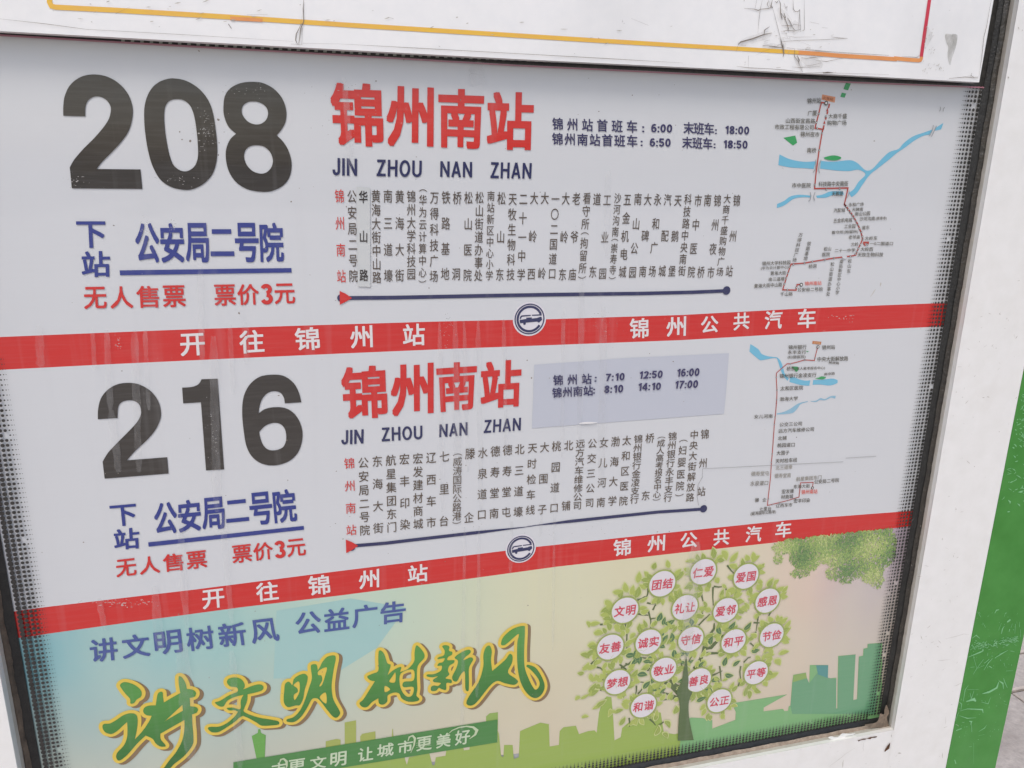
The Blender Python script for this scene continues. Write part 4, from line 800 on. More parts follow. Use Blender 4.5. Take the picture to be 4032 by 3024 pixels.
ribbon(G, pts('f', [(1283, 120), (1240, 285), (1235, 320), (1080, 310), (950, 348), (850, 372), (800, 372), (635, 515), (630, 580), (642, 790), (638, 940), (615, 1210), (600, 1330)], O2) + pts('h', [(578, -120), (570, 0), (555, 150), (545, 300), (540, 400), (525, 530), (505, 700), (490, 845), (560, 830), (700, 795), (820, 765), (990, 712), (1015, 487), (1215, 480), (1205, 545)], O2), .0011)
G.make('map_route', ink(RTE), P2)
stops(P2, [('f', [(1290, 104)], 1.7), ('h', [(1203, 567)], 1.7), ('f', [(1243, 282), (1080, 310), (855, 373), (632, 583), (642, 790), (636, 942), (612, 1213), (602, 1330)], .75), ('h', [(565, 30), (553, 160), (505, 745), (565, 832), (685, 800), (812, 768), (935, 735)], .75)], .0013)
G = Geo()
ribbon(G, pts('h', [(0, 238), (450, 215), (780, 200), (1060, 185), (1690, 155)], O3), .0006); ribbon(G, pts('h', [(1730, 95), (2212, 65)], O3), .0006); ribbon(G, pts('d', [(1885, 580), (1840, 660), (1830, 770), (1845, 860)], O3), .0006); ribbon(G, pts('d', [(1880, 580), (1885, 505), (2212, 490)], O3), .0005)
G.make('film_creases', ink((158, 158, 158)), P2, kind='stuff')

# ------------------------------------------------------------------ public service poster
m, t, b = newmat('pastel_print')
co = coords(t, (1, 1, 1)); sp = nd(t, 'ShaderNodeSeparateXYZ'); t.links.new(co, sp.inputs[0])
cx = ramp(t, mapr(t, sp.outputs['X'], -.55, .60, 0, 1), [(0, lin((128, 182, 190))), (.14, lin((148, 196, 196))), (.34, lin((190, 212, 192))), (.50, lin((214, 214, 180))), (.72, lin((218, 210, 178))), (.86, lin((218, 198, 182))), (.95, lin((184, 164, 180))), (1, lin((176, 160, 176)))])
low = mapr(t, sp.outputs['Z'], MIDZ - .30, MIDZ - .52, 0, .85)
col = mixc(t, low, cx, lin((206, 190, 168)))
glow = mapr(t, noise(t, 4, coords(t, (1, 1, .7)), 2), .45, .65, 0, .35); col = mixc(t, glow, col, lin((216, 220, 196)))
film(t, b, col); PASTEL = m
between('film_sheet', B2B, BOTL, O0, PASTEL, AD)
tl = clampx(B2B, O1)
# pale diagonal facets of the background
flat('pale_facet', '8', [(-420, 640), (60, 560), (420, 620), (230, 880), (-60, 1060), (-440, 1080)], O1 - .0002, ink((160, 200, 196)), AD)
spaced('heading_lettering', '7', '讲文明树新风', (577, 830), (1790, 683), (1815, 835), (588, 978), O2, (62, 84, 150), AD, 2, .018, .17)
spaced('heading_lettering', 'v', '公益广告', (637, 1325), (877, 1296), (876, 1343), (640, 1373), O2, (62, 84, 150), AD, 2, .018, .12)

LIME, TEAL, MID = (162, 174, 86), (104, 160, 120), (120, 174, 96)
def build(g, L, rgb, k=0): flat('printed_building', g, L, O1 + .0001 * k, ink(rgb), AD)
build('k', [(1815, 750), (1838, 750), (1845, 790), (1898, 815), (1885, 1100), (1805, 1110), (1745, 825), (1812, 790)], (100, 166, 72), 1)
build('l', [(683, 1182), (803, 1160), (803, 1450), (685, 1470)], LIME); build('l', [(485, 1380), (600, 1354), (640, 1362), (643, 1480), (485, 1500)], LIME); build('l', [(846, 1330), (865, 1302), (1005, 1275), (1008, 1400), (850, 1430)], LIME); build('l', [(1182, 1250), (1188, 1250), (1196, 1360), (1176, 1360)], LIME, 1)
build('8', [(938, 1325), (960, 1305), (1015, 1298), (1015, 1410), (938, 1420)], (140, 172, 84))
build('8', [(-500, 1800), (-500, 1640), (-300, 1620), (410, 1560), (412, 1600), (425, 1640), (438, 1590), (570, 1560), (590, 1640), (605, 1640), (612, 1590), (675, 1580), (680, 1545), (790, 1525), (795, 1545), (830, 1540), (832, 1515), (1012, 1490), (1012, 1410), (1022, 1440), (1035, 1580), (1050, 1590), (1055, 1510), (1110, 1510), (1118, 1600), (1150, 1590), (1158, 1420), (1290, 1365), (1345, 1375), (1350, 1520), (1410, 1510), (1415, 1420), (1440, 1395), (1520, 1385), (1540, 1440), (1600, 1420), (1640, 1415), (1655, 1430), (1670, 1300), (1690, 1230), (1720, 1195), (1750, 1200), (1762, 1330), (1770, 1480), (1810, 1460), (1820, 1400), (1880, 1350), (2000, 1290), (2070, 1300), (2090, 1430), (2160, 1440), (2212, 1430), (2212, 1800)], (150, 176, 80))
build('p', [(-80, 1420), (-40, 940), (60, 900), (180, 905), (290, 930), (290, 1020), (540, 925), (545, 840), (500, 745), (1105, 648), (850, 790), (848, 832), (1060, 805), (1075, 830), (1115, 825), (1120, 780), (1140, 770), (1158, 525), (1172, 435), (1310, 410), (1325, 520), (1345, 520), (1352, 328), (1430, 328), (1552, 328), (1548, 475), (1640, 465), (1638, 800), (1650, 800), (1655, 470), (1660, 230), (1850, 212), (1825, 710), (1865, 700), (1885, 235), (1930, 225), (1935, 150), (1978, 140), (1980, 98), (2140, 85), (2130, 1300), (1200, 1420)], (124, 178, 118), 1)
build('p', [(1165, 515), (1320, 470), (1345, 525), (1430, 415), (1560, 470), (1640, 480), (1636, 800), (1655, 800), (1665, 235), (1848, 215), (1824, 712), (1868, 702), (1888, 240), (1935, 228), (1940, 155), (1982, 145), (1985, 102), (2130, 92), (2060, 860), (1900, 860), (1160, 860), (1140, 780)], TEAL, 2)
build('p', [(1420, 330), (1550, 330), (1548, 470), (1440, 430)], (80, 146, 142), 3); build('p', [(1175, 440), (1308, 415), (1320, 470), (1170, 515)], (138, 170, 92), 3)
# banner
ban = flat('green_banner', '8', [(-700, 1622), (1012, 1345), (1010, 1493), (-700, 1772)], O1 + .0005, ink((66, 132, 62)), AD)
for g, ch, x0, x1, yt, yb in (('l', '市', -85, 70, 1600, 1740), ('l', '更', 90, 270, 1565, 1700), ('l', '文', 315, 490, 1535, 1668), ('l', '明', 530, 700, 1490, 1640), ('l', '让', 820, 982, 1440, 1585), ('l', '城', 1020, 1195, 1400, 1540), ('l', '市', 1235, 1395, 1370, 1505), ('l', '更', 1432, 1595, 1328, 1475), ('l', '美', 1640, 1792, 1295, 1445), ('l', '好', 1835, 1995, 1258, 1415)):
    lettering('banner_character', g, ch, [(x0 + 6, yt + 13), (x1 + 6, yt - 13), (x1, yb - 13), (x0, yb + 13)], O3, (196, 214, 182), ban, 1, .02)
G = Geo()
ribbon(G, pts('l', [(1760, 1310), (1810, 1265), (1880, 1235), (1960, 1222), (2030, 1232), (2068, 1265), (2050, 1310), (1990, 1355)], O3 + .0002), [.0005, .0014, .002, .002, .003, .004, .003, .0008])
ribbon(G, pts('l', [(1345, 1380), (1360, 1335), (1395, 1320), (1420, 1350), (1410, 1420), (1375, 1500)], O3 + .0002), [.0008, .002, .0022, .003, .002, .0006])
ribbon(G, pts('l', [(0, 1610), (15, 1570), (45, 1562), (75, 1590), (78, 1640), (60, 1690)], O3 + .0002), [.0008, .002, .0022, .003, .002, .0006])
for y in (0, 22, 44): ribbon(G, pts('l', [(1640, 1375 + y), (1790, 1350 + y)], O3 + .00025), .0005); ribbon(G, pts('l', [(1432, 1400 + y), (1590, 1375 + y)], O3 + .00025), .0005)
G.make('banner_swash', ink((190, 208, 170)), ban, kind='stuff')

# brush lettering with yellow outline and brown drop edge
R_ = (at('k', 1040, 600, 0) - at('k', 1000, 600, 0)).length
def brush(g, outer, holes, k):
    lo = [smooth_loop(outer, 4)]; lh = [smooth_loop(h, 4) for h in holes]
    G = Geo(); G.poly([pts(g, lo[0], O3)] + [pts(g, h, O3) for h in lh])
    me = [Vector(v) for v in G.v]
    root = mesh('brush_character', me, G.f, GREENB, AD)
    for nm, rad, off, dx, dz, mat in (('yellow_edge', R_ * 1.0, O2 + .0001, 0, 0, ink((226, 196, 72))), ('brown_edge', R_ * 1.12, O2 - .0003, 0.0036, -.0026, ink((132, 108, 74)))):
        H = Geo(); n = 20
        for j in range(n):
            a_ = 6.28318 * j / n; v_ = Vector((math.cos(a_) * rad + dx, 0, math.sin(a_) * rad + dz))
            H.add([Vector((v.x, -off - 5e-6 * j, v.z)) + v_ for v in me], G.f)
        for rr in (.5,):
            for j in range(8):
                a_ = 6.28318 * j / 8; v_ = Vector((math.cos(a_) * rad * rr + dx, 0, math.sin(a_) * rad * rr + dz))
                H.add([Vector((v.x, -off - 5e-6 * (j + n), v.z)) + v_ for v in me], G.f)
        H.make(nm, mat, root)
m, t, b = newmat('brush_green_print')
sp = nd(t, 'ShaderNodeSeparateXYZ'); t.links.new(coords(t, (1, 1, 1)), sp.inputs[0])
rel = nd(t, 'ShaderNodeMath', operation='ADD'); t.links.new(sp.outputs['Z'], rel.inputs[0]); rel.inputs[1].default_value = 0
film(t, b, ramp(t, mapr(t, sp.outputs['Z'], MIDZ - .50, MIDZ - .34, 0, 1), [(0, lin((20, 74, 30))), (.5, lin((40, 112, 36))), (1, lin((78, 148, 60)))])); GREENB = m
brush('k', [(310, 270), (345, 240), (400, 242), (470, 268), (530, 315), (548, 360), (535, 400), (490, 430), (465, 465), (425, 470), (420, 420), (370, 365), (330, 310)], [], 0)
brush('k', [(120, 715), (140, 692), (200, 688), (270, 650), (340, 602), (410, 578), (470, 582), (498, 612), (502, 690), (488, 790), (472, 862, 1), (560, 765), (630, 660), (655, 605, 1), (600, 598), (568, 570), (565, 535), (590, 505), (640, 492), (700, 490, 1), (710, 420), (722, 365), (750, 342), (775, 350), (780, 400), (788, 460, 1), (870, 410), (968, 355, 1), (955, 290), (948, 210), (955, 172), (990, 190), (1025, 250), (1040, 312, 1), (1100, 320), (1138, 350), (1125, 395), (1070, 410, 1), (1075, 500, 1), (1140, 510), (1160, 535), (1145, 570), (1095, 590, 1), (1100, 700), (1110, 830), (1105, 910), (1060, 985), (990, 1060), (900, 1130), (850, 1180), (760, 1215, 1), (840, 1100), (920, 1000), (985, 880), (1010, 760), (1012, 650, 1), (880, 725), (750, 800, 1), (755, 860), (800, 915), (805, 938), (750, 938), (700, 905), (665, 855), (590, 820, 1), (500, 905), (400, 1020), (330, 1080), (290, 1090), (268, 1050), (285, 1000), (350, 930), (385, 850), (392, 760), (388, 672, 1), (340, 715), (280, 770), (220, 802), (160, 790), (128, 755)], [[(775, 685, 1), (990, 485, 1), (995, 548, 1), (820, 650)]], 1)
brush('k', [(1475, 240), (1495, 200), (1570, 185), (1630, 205), (1665, 250), (1668, 290), (1650, 318, 1), (1760, 275), (1835, 262), (1872, 285), (1860, 325), (1790, 350), (1700, 370, 1), (1695, 440), (1665, 520), (1658, 555), (1720, 590), (1830, 625), (1950, 645), (2030, 662), (2045, 690), (2010, 705), (1860, 712), (1800, 680), (1720, 635), (1650, 605, 1), (1610, 625), (1560, 670), (1450, 745), (1380, 782), (1310, 782), (1268, 745), (1290, 725), (1390, 722), (1480, 680), (1560, 610), (1595, 560, 1), (1560, 545), (1500, 545), (1475, 520), (1540, 515), (1620, 530), (1625, 440), (1655, 375, 1), (1560, 400), (1480, 440), (1440, 500), (1390, 500), (1345, 460), (1400, 440), (1500, 380), (1590, 340), (1580, 295), (1510, 285)], [], 2)
brush('l', [(50, 860), (60, 780), (100, 755), (135, 790), (150, 730), (200, 690), (260, 672), (295, 700), (290, 760), (265, 840), (250, 930), (215, 1000), (170, 1005), (90, 1022), (50, 980), (45, 920)], [[(148, 792), (205, 755), (210, 860), (165, 945), (150, 925), (155, 890), (192, 862), (186, 825)]], 3)
brush('l', [(330, 620), (335, 580), (380, 572), (398, 600), (400, 640, 1), (425, 600), (450, 550), (500, 495), (575, 480), (590, 520), (570, 620), (550, 760), (550, 860), (570, 950), (630, 1060), (632, 1100), (600, 1132), (560, 1120), (500, 1050), (430, 960), (390, 930), (340, 940), (290, 1030), (230, 1120), (160, 1175), (85, 1175), (80, 1150), (150, 1125), (220, 1050), (270, 940), (310, 820), (340, 720)], [[(412, 642), (495, 605), (480, 690), (445, 790), (418, 800), (448, 740), (438, 690), (405, 685)], [(422, 920), (485, 870), (490, 985)]], 4)
brush('l', [(1040, 440), (1065, 430), (1100, 470), (1130, 560), (1165, 580), (1150, 640), (1132, 688, 1), (1200, 630), (1275, 600), (1262, 655, 1), (1340, 625), (1410, 545), (1415, 450), (1435, 375), (1480, 410), (1515, 460), (1515, 510), (1450, 590), (1440, 700), (1445, 830), (1435, 900), (1465, 935), (1440, 960), (1350, 965), (1280, 930), (1255, 880), (1200, 870), (1135, 900), (1130, 960), (1090, 995), (1045, 985), (1035, 930, 1), (970, 970), (920, 1020), (870, 1020), (838, 980), (880, 940), (950, 830), (1000, 750, 1), (950, 740), (920, 700), (980, 670), (1035, 640), (1035, 520)], [[(1105, 800), (1160, 835), (1105, 865)], [(1150, 755), (1180, 705), (1215, 660), (1210, 760)], [(1272, 668), (1400, 630), (1405, 740), (1310, 755), (1288, 790), (1310, 815), (1402, 812), (1395, 890), (1350, 915), (1300, 880), (1262, 790)]], 5)
brush('l', [(1705, 385), (1745, 372), (1780, 390), (1775, 430), (1810, 445), (1805, 475), (1770, 495), (1760, 530), (1830, 530), (1825, 560), (1780, 590), (1765, 640), (1780, 680), (1740, 720), (1800, 735), (1800, 770), (1750, 770), (1745, 840), (1690, 830), (1670, 820), (1640, 850), (1590, 850), (1590, 810), (1620, 795), (1660, 800), (1690, 770), (1620, 760), (1610, 735), (1660, 700), (1600, 710), (1545, 700), (1550, 680), (1620, 675), (1690, 640), (1700, 590), (1655, 590), (1670, 560), (1710, 550), (1730, 510), (1660, 520), (1665, 500), (1720, 480), (1730, 430)], [], 6)
brush('l', [(1835, 500), (1920, 440), (1985, 420), (2005, 440), (1990, 465), (1945, 500), (1930, 530), (2000, 500), (2030, 520), (2010, 560), (1985, 620), (1985, 760), (1980, 850), (1950, 840), (1945, 760), (1940, 650), (1900, 680), (1860, 750), (1820, 745), (1810, 700), (1850, 620), (1870, 540)], [], 7)
brush('8', [(935, 880), (960, 865), (975, 900), (970, 960), (978, 1030, 1), (1060, 960), (1090, 920), (1110, 935), (1105, 980), (1080, 1040), (1130, 1080), (1145, 1100), (1120, 1120), (1060, 1110), (1010, 1095), (960, 1130), (880, 1230), (840, 1255), (810, 1240), (830, 1190), (890, 1100), (920, 1000), (920, 930)], [], 8)
brush('8', [(1150, 790), (1100, 830), (1060, 862), (1035, 858), (1050, 810), (1110, 758), (1180, 738), (1190, 765), (1185, 900), (1188, 1000), (1210, 1070), (1245, 1140), (1265, 1150), (1285, 1120), (1275, 1080), (1235, 1030), (1198, 1000, 1), (1210, 990), (1260, 1010), (1300, 1070), (1318, 1130), (1300, 1180), (1265, 1205), (1225, 1195), (1185, 1150), (1155, 1080), (1140, 980), (1140, 850)], [], 9)

# printed tree
TB_ = (78, 102, 56)
tr = flat('tree_trunk', 'o', smooth_loop([(1412, 1440, 1), (1425, 1150), (1440, 1000), (1425, 880), (1395, 780), (1430, 700), (1470, 600), (1490, 480), (1510, 380), (1527, 270, 1), (1540, 380), (1550, 500), (1560, 620), (1556, 740), (1610, 780), (1582, 850), (1560, 950), (1565, 1100), (1590, 1250), (1630, 1430, 1)], 4), O3 + .0007, ink(TB_), AD)
G = Geo()
brn = [0]
def br_(g, L, w0, w1, lvl=0.0):
    n = len(L); brn[0] += 1; lvl = brn[0] * 6e-6; ribbon(G, pts(g, L, O2 - .0001 + lvl), [w0 + (w1 - w0) * i / (n - 1) for i in range(n)])
br_('o', [(1430, 780), (1340, 700), (1230, 645), (1150, 700)], .010, .001); br_('o', [(1420, 720), (1320, 640), (1300, 600)], .007, .002); br_('o', [(1430, 880), (1330, 820), (1200, 780)], .007, .001); br_('o', [(1430, 860), (1300, 870), (1210, 890)], .004, .001)
br_('o', [(1580, 800), (1500, 850), (1450, 870)], .004, .002); br_('p', [(95, 370), (150, 290), (190, 200), (200, 130), (270, 30), (300, -20)], .007, .002); br_('p', [(180, 150), (280, 140), (350, 70), (400, 0)], .006, .001); br_('p', [(170, 200), (300, 200), (430, 195), (560, 160)], .005, .001)
br_('n', [(290, 1620), (350, 1460), (430, 1330), (435, 1250)], .006, .002); br_('n', [(380, 1600), (500, 1500), (620, 1390)], .005, .001)
tw = [('m', [(1080, 940), (1115, 1080), (1110, 1190)]), ('m', [(1110, 1060), (1190, 1045)]), ('m', [(1060, 825), (1130, 840), (1230, 830)]), ('m', [(1145, 930), (1180, 860), (1230, 830)]), ('m', [(1080, 600), (1070, 700), (1040, 770)]), ('m', [(920, 785), (980, 765), (1040, 730)]), ('m', [(925, 985), (1000, 1000), (1080, 1005)]),
      ('m', [(750, 1140), (770, 1250), (765, 1400), (770, 1530)]), ('m', [(750, 1410), (800, 1380), (850, 1310)]), ('m', [(380, 1140), (470, 1135), (560, 1090)]), ('m', [(580, 1090), (610, 1120), (630, 1170)]), ('m', [(1850, 690), (1870, 790), (1920, 860)]), ('m', [(1770, 1115), (1810, 1040), (1870, 970)]), ('m', [(1790, 1170), (1870, 1090), (1970, 990)]),
      ('m', [(890, 1590), (960, 1620), (1040, 1630)]), ('m', [(300, 1659), (350, 1600)]), ('n', [(425, 690), (500, 700), (600, 690)]), ('n', [(415, 700), (412, 850), (420, 980)]), ('n', [(600, 680), (620, 750), (640, 790), (640, 850)]), ('n', [(630, 370), (690, 450), (730, 490)]), ('n', [(1110, 1100), (1090, 1230), (1070, 1370)]), ('n', [(1030, 1240), (1100, 1245), (1160, 1235)]),
      ('n', [(1070, 1380), (1020, 1440), (970, 1490)]), ('n', [(1300, 1070), (1260, 1140), (1260, 1180)]), ('n', [(1000, 740), (1005, 830)]), ('n', [(160, 1240), (210, 1150), (265, 1090)]), ('n', [(180, 1300), (270, 1200), (370, 1110)]), ('n', [(980, 1550), (1060, 1620)]), ('o', [(640, 450), (750, 390), (830, 310)]), ('o', [(620, 400), (700, 460), (760, 520)]), ('o', [(700, 390), (780, 420), (810, 440)]),
      ('o', [(835, 280), (920, 310), (1000, 315)]), ('o', [(1000, 490), (1040, 440), (1065, 405)]), ('o', [(790, 630), (870, 640), (950, 645)]), ('o', [(800, 650), (830, 600), (850, 560)]), ('o', [(850, 690), (850, 760), (835, 830)]), ('o', [(870, 800), (910, 760), (950, 700)]), ('o', [(750, 1130), (760, 1200), (755, 1250)]), ('o', [(1030, 1145), (1080, 1190), (1110, 1230)]), ('o', [(1150, 1230), (1200, 1200), (1250, 1160)]),
      ('o', [(310, 440), (360, 450), (400, 490)]), ('o', [(230, 400), (280, 340), (320, 300)]), ('o', [(380, 620), (400, 590), (410, 560)]), ('o', [(360, 760), (390, 720), (400, 690)]), ('o', [(1470, 460), (1460, 370), (1440, 320)]), ('o', [(1540, 400), (1580, 330), (1620, 270)]), ('p', [(370, 340), (380, 420), (385, 500)]), ('p', [(290, 440), (340, 420), (400, 390)]), ('p', [(600, 340), (590, 400), (600, 520)]), ('p', [(630, 300), (680, 250), (710, 240)]), ('p', [(570, 560), (590, 500), (600, 470)]), ('p', [(330, 560), (370, 580), (360, 500)])]
for j, (g, L) in enumerate(tw): br_(g, L, .0026, .0012, 2e-6 * j)
G.make('tree_branches', ink((84, 104, 54)), AD, kind='stuff')
# leaves: pointed ovals, three inks, each with a pale halo
BC = {'文明': ('m', 740, 930), '团结': ('m', 1280, 545), '仁爱': ('n', 265, 465), '爱国': ('n', 915, 535), '感恩': ('n', 1240, 905), '礼让': ('m', 1610, 890), '爱邻': ('n', 605, 1050), '节俭': ('n', 1305, 1430), '友善': ('m', 525, 1465), '诚实': ('m', 1080, 1390), '守信': ('m', 1695, 1350), '和平': ('n', 725, 1520),
      '梦想': ('o', 590, 640), '敬业': ('o', 1220, 470), '善良': ('p', 140, 490), '平等': ('p', 765, 410), '和谐': ('o', 945, 960), '公正': ('p', 365, 715)}
BR = (at('m', 740 + 188, 930, 0) - at('m', 740, 930, 0)).length
BR = BR * .525 + .525 * (at('m', 740, 930 - 188, 0) - at('m', 740, 930, 0)).length
cen = {k: at(*v, O3) for k, v in BC.items()}
LF = {'pale': Geo(), 'mid': Geo(), 'dark': Geo(), 'halo': Geo(), 'vein': Geo()}
cnt = 0
def leaf(c, ang, l_, w_, kind, n=9):
    global cnt; cnt += 1
    ux = Vector((math.cos(ang), 0, math.sin(ang))); uy = Vector((-ux.z, 0, ux.x))
    bend = random.uniform(-.15, .15)
    def shape(L_, W_, off):
        up_ = []; dn_ = []
        for i in range(n):
            t_ = i / (n - 1); hh = W_ * (math.sin(math.pi * t_ ** .8) ** .85) * (1 if i not in (0, n - 1) else 0); cb = bend * L_ * math.sin(math.pi * t_)
            up_.append(c + ux * (t_ - .5) * L_ + uy * (cb + hh / 2) + Vector((0, -off, 0))); dn_.append(c + ux * (t_ - .5) * L_ + uy * (cb - hh / 2) + Vector((0, -off, 0)))
        return up_ + dn_[::-1]
    o = 2.2e-6 * (cnt % 140)
    n2 = 2 * n
    LF['halo'].add(shape(l_ * 1.25, w_ * 1.38, -.00035 + o * .5), [tuple(range(n2))])
    LF[kind].add(shape(l_, w_, o), [tuple(range(n2))])
    V = [c + ux * (-.45) * l_ + Vector((0, -o - .0004, 0)) + uy * bend * 0, c + uy * (bend * l_) + Vector((0, -o - .0004, 0)), c + ux * .4 * l_ + Vector((0, -o - .0004, 0))]
    ribbon(LF['vein'], V, [.0005, .0004, .0002])
TREEC = (cen['爱邻'] + cen['和谐'] + cen['诚实'] + cen['敬业']) / 4
rnd = random.Random(21); random.seed(21)
for k_, c in cen.items():
    out = (c - TREEC); d0 = out.length
    for j in range(17):
        a_ = random.uniform(0, 6.283); r_ = BR * random.uniform(1.04, 1.50)
        p = c + Vector((math.cos(a_) * r_, 0, math.sin(a_) * r_)); p.y = -O2 - .00045
        dd = (p - TREEC).length
        kd = 'dark' if dd < .055 and random.random() < .3 else ('mid' if random.random() < .35 else 'pale')
        leaf(p, a_ + random.uniform(-.7, .7), random.uniform(.009, .0135), random.uniform(.0052, .0075), kd)
for j in range(130):
    a_ = random.uniform(0, 6.283); r_ = random.uniform(.02, .135) ** 1.0
    p = TREEC + Vector((math.cos(a_) * r_ * 1.08, 0, math.sin(a_) * r_ * 1.0)); p.y = -O2 - .00045
    if p.z < TREEC.z - .09: continue
    leaf(p, random.uniform(0, 6.283), random.uniform(.0075, .0135), random.uniform(.0036, .0062), 'dark' if r_ < .06 and random.random() < .35 else random.choice(('mid', 'pale', 'pale')))
for g, x, y, a_, kd in (('m', 940, 455, 1.5, 'pale'), ('m', 760, 600, 1.9, 'pale'), ('m', 645, 660, 0, 'pale'), ('m', 850, 640, 1.4, 'pale'), ('m', 920, 670, 1.3, 'mid'), ('m', 510, 830, -.6, 'pale'), ('m', 450, 1010, -.3, 'pale'), ('m', 305, 1130, 0, 'pale'), ('m', 360, 1265, -.2, 'pale'), ('m', 500, 1170, 2.0, 'mid'), ('m', 270, 1450, -.3, 'pale'), ('m', 230, 1560, .8, 'mid'), ('m', 160, 1600, -.6, 'mid'),
                       ('m', 1240, 1030, 1.2, 'dark'), ('m', 1390, 1100, .3, 'dark'), ('m', 1410, 1330, 1.57, 'dark'), ('m', 1320, 1360, 1.1, 'dark'), ('m', 1690, 1110, 1.6, 'dark'), ('n', 590, 220, -1.1, 'pale'), ('n', 735, 245, .9, 'pale'), ('n', 1285, 625, .9, 'pale'), ('n', 1480, 1220, .6, 'pale'), ('n', 1550, 1380, .9, 'pale'), ('n', 1500, 1505, 0, 'pale'), ('n', 700, 1280, .8, 'dark'), ('n', 510, 1360, -1.1, 'dark'),
                       ('n', 395, 1510, 1.4, 'dark'), ('n', 940, 1290, .8, 'dark'), ('o', 290, 585, .4, 'pale'), ('o', 250, 720, .9, 'mid'), ('o', 280, 790, .5, 'mid'), ('o', 370, 930, .5, 'mid'), ('o', 160, 430, .9, 'pale'), ('o', 240, 440, 0, 'pale'), ('o', 930, 545, -.2, 'dark'), ('o', 990, 680, .8, 'dark'), ('o', 1120, 745, -.3, 'dark'), ('o', 770, 275, 0, 'dark'), ('o', 850, 365, .4, 'dark'), ('o', 1045, 340, -1.2, 'dark'), ('o', 1385, 260, -1.1, 'dark'),
                       ('o', 660, 1175, 1.0, 'mid'), ('o', 1120, 1110, 1.4, 'mid'), ('o', 1130, 1300, 1.3, 'mid'), ('o', 1240, 1370, -.9, 'mid'), ('o', 1270, 1220, -1.0, 'mid'), ('o', 1380, 1020, 1.4, 'mid'), ('o', 610, 1040, .2, 'mid'), ('p', 760, 170, 0, 'dark'), ('p', 430, 290, 1.4, 'dark'), ('p', 555, 310, .6, 'dark'), ('p', 475, 435, -.3, 'dark'), ('p', 325, 495, 0, 'dark'), ('p', 250, 610, -.4, 'dark'), ('p', 1070, 195, .1, 'pale'), ('p', 920, 235, .3, 'pale'),
                       ('p', 1000, 300, -.8, 'pale'), ('p', 960, 435, .3, 'pale'), ('p', 785, 600, -.7, 'mid'), ('p', 650, 620, 1.5, 'mid'), ('p', 690, 650, -1.4, 'mid'), ('p', 170, 700, .3, 'dark'), ('p', 1080, 50, -.1, 'pale')):
    p = at(g, x, y, O2 + .0005); leaf(p, a_, random.uniform(.0125, .0165), random.uniform(.006, .0085), kd)
LF['halo'].make('leaf_halos', ink((204, 212, 146)), AD, kind='stuff')
for k_, rgb in (('pale', (174, 188, 92)), ('mid', (150, 168, 78)), ('dark', (78, 118, 74))): LF[k_].make('printed_leaves', ink(rgb), AD, kind='stuff')
LF['vein'].make('leaf_veins', ink((178, 194, 120)), AD, kind='stuff')
for k_, c in cen.items():
    c = c + Vector((0, -.0005, 0)); n = 40
    root = mesh('round_badge', disc(c, BR * .93, n), [tuple(range(n))], ink((222, 218, 222)), AD)
    V = []
    for i in range(n):
        a_ = 6.28318 * i / n
        for rr in (.93, 1.04): V.append(c + Vector((math.cos(a_) * rr * BR, 0, math.sin(a_) * rr * BR)))
    mesh('badge_ring', V, [(2 * i, 2 * i + 1, (2 * i + 3) % (2 * n), (2 * i + 2) % (2 * n)) for i in range(n)], ink((150, 166, 84)), root)
    G = Geo()
    for ch, sx in zip(k_, (-.40, .40)):
        V, Fc = glyph(ch); e = BR * .80
        cc = c + Vector((sx * BR, -.0003, -.02 * BR))
        stamp(G, V, Fc, (lambda cc, e: lambda x, y: cc + Vector(((x - .5) * e * .95 + (y - .38) * e * .06, 0, (y - .38) * e)))(cc, e), 2, .018)
    G.make('badge_lettering', ink((206, 62, 84)), root)

# printed foliage hanging in the upper right corner
FG = {0: Geo(), 1: Geo(), 2: Geo(), 3: Geo()}
random.seed(33)
def inside(x, y):
    """density of the foliage mass in window 9"""
    d = 0
    for cx_, cy_, rx_, ry_, w_ in ((650, 235, 75, 45, .8), (620, 300, 35, 40, .5), (720, 220, 90, 60, 1), (800, 300, 110, 90, 1), (900, 230, 130, 110, 1), (1040, 240, 150, 140, 1), (1180, 230, 140, 140, 1), (1100, 380, 110, 60, .8), (1220, 380, 90, 90, .9), (990, 400, 70, 50, .6), (760, 400, 70, 30, .5), (1300, 220, 90, 150, 1), (1260, 450, 50, 50, .5), (1060, 440, 60, 30, .4)):
        q_ = ((x - cx_) / rx_) ** 2 + ((y - cy_) / ry_) ** 2
        if q_ < 1: d = max(d, w_ * (1 - q_) ** .55)
    return d
k = 0
while k < 8200:
    x = random.uniform(560, 1400); y = random.uniform(95, 520)
    top = 185 - (x - 560) * .107
    if y < top + 4 or random.random() > inside(x, y): continue
    shade = math.sin(x * .021 + 1.0) * .5 + math.sin(y * .03 + x * .011) * .4 + random.uniform(-.8, .8)
    kk = 0 if shade > .75 else 1 if shade > 0 else 2 if shade > -.7 else 3
    p = at('9', x, y, O1 + .0002 + 1e-6 * (k % 300)); a_ = random.uniform(-2.6, -.4); l_ = random.uniform(.0022, .0052); w_ = l_ * random.uniform(.3, .5)
    ux = Vector((math.cos(a_), 0, math.sin(a_))); uy = Vector((-ux.z, 0, ux.x))
    FG[kk].add([p - ux * l_ / 2, p + uy * w_ / 2, p + ux * l_ / 2, p - uy * w_ / 2], [(0, 1, 2, 3)]); k += 1
for kk, rgb in enumerate(((196, 206, 138), (160, 184, 104), (128, 160, 92), (98, 136, 80))): FG[kk].make('printed_foliage', ink(rgb), AD, kind='stuff')

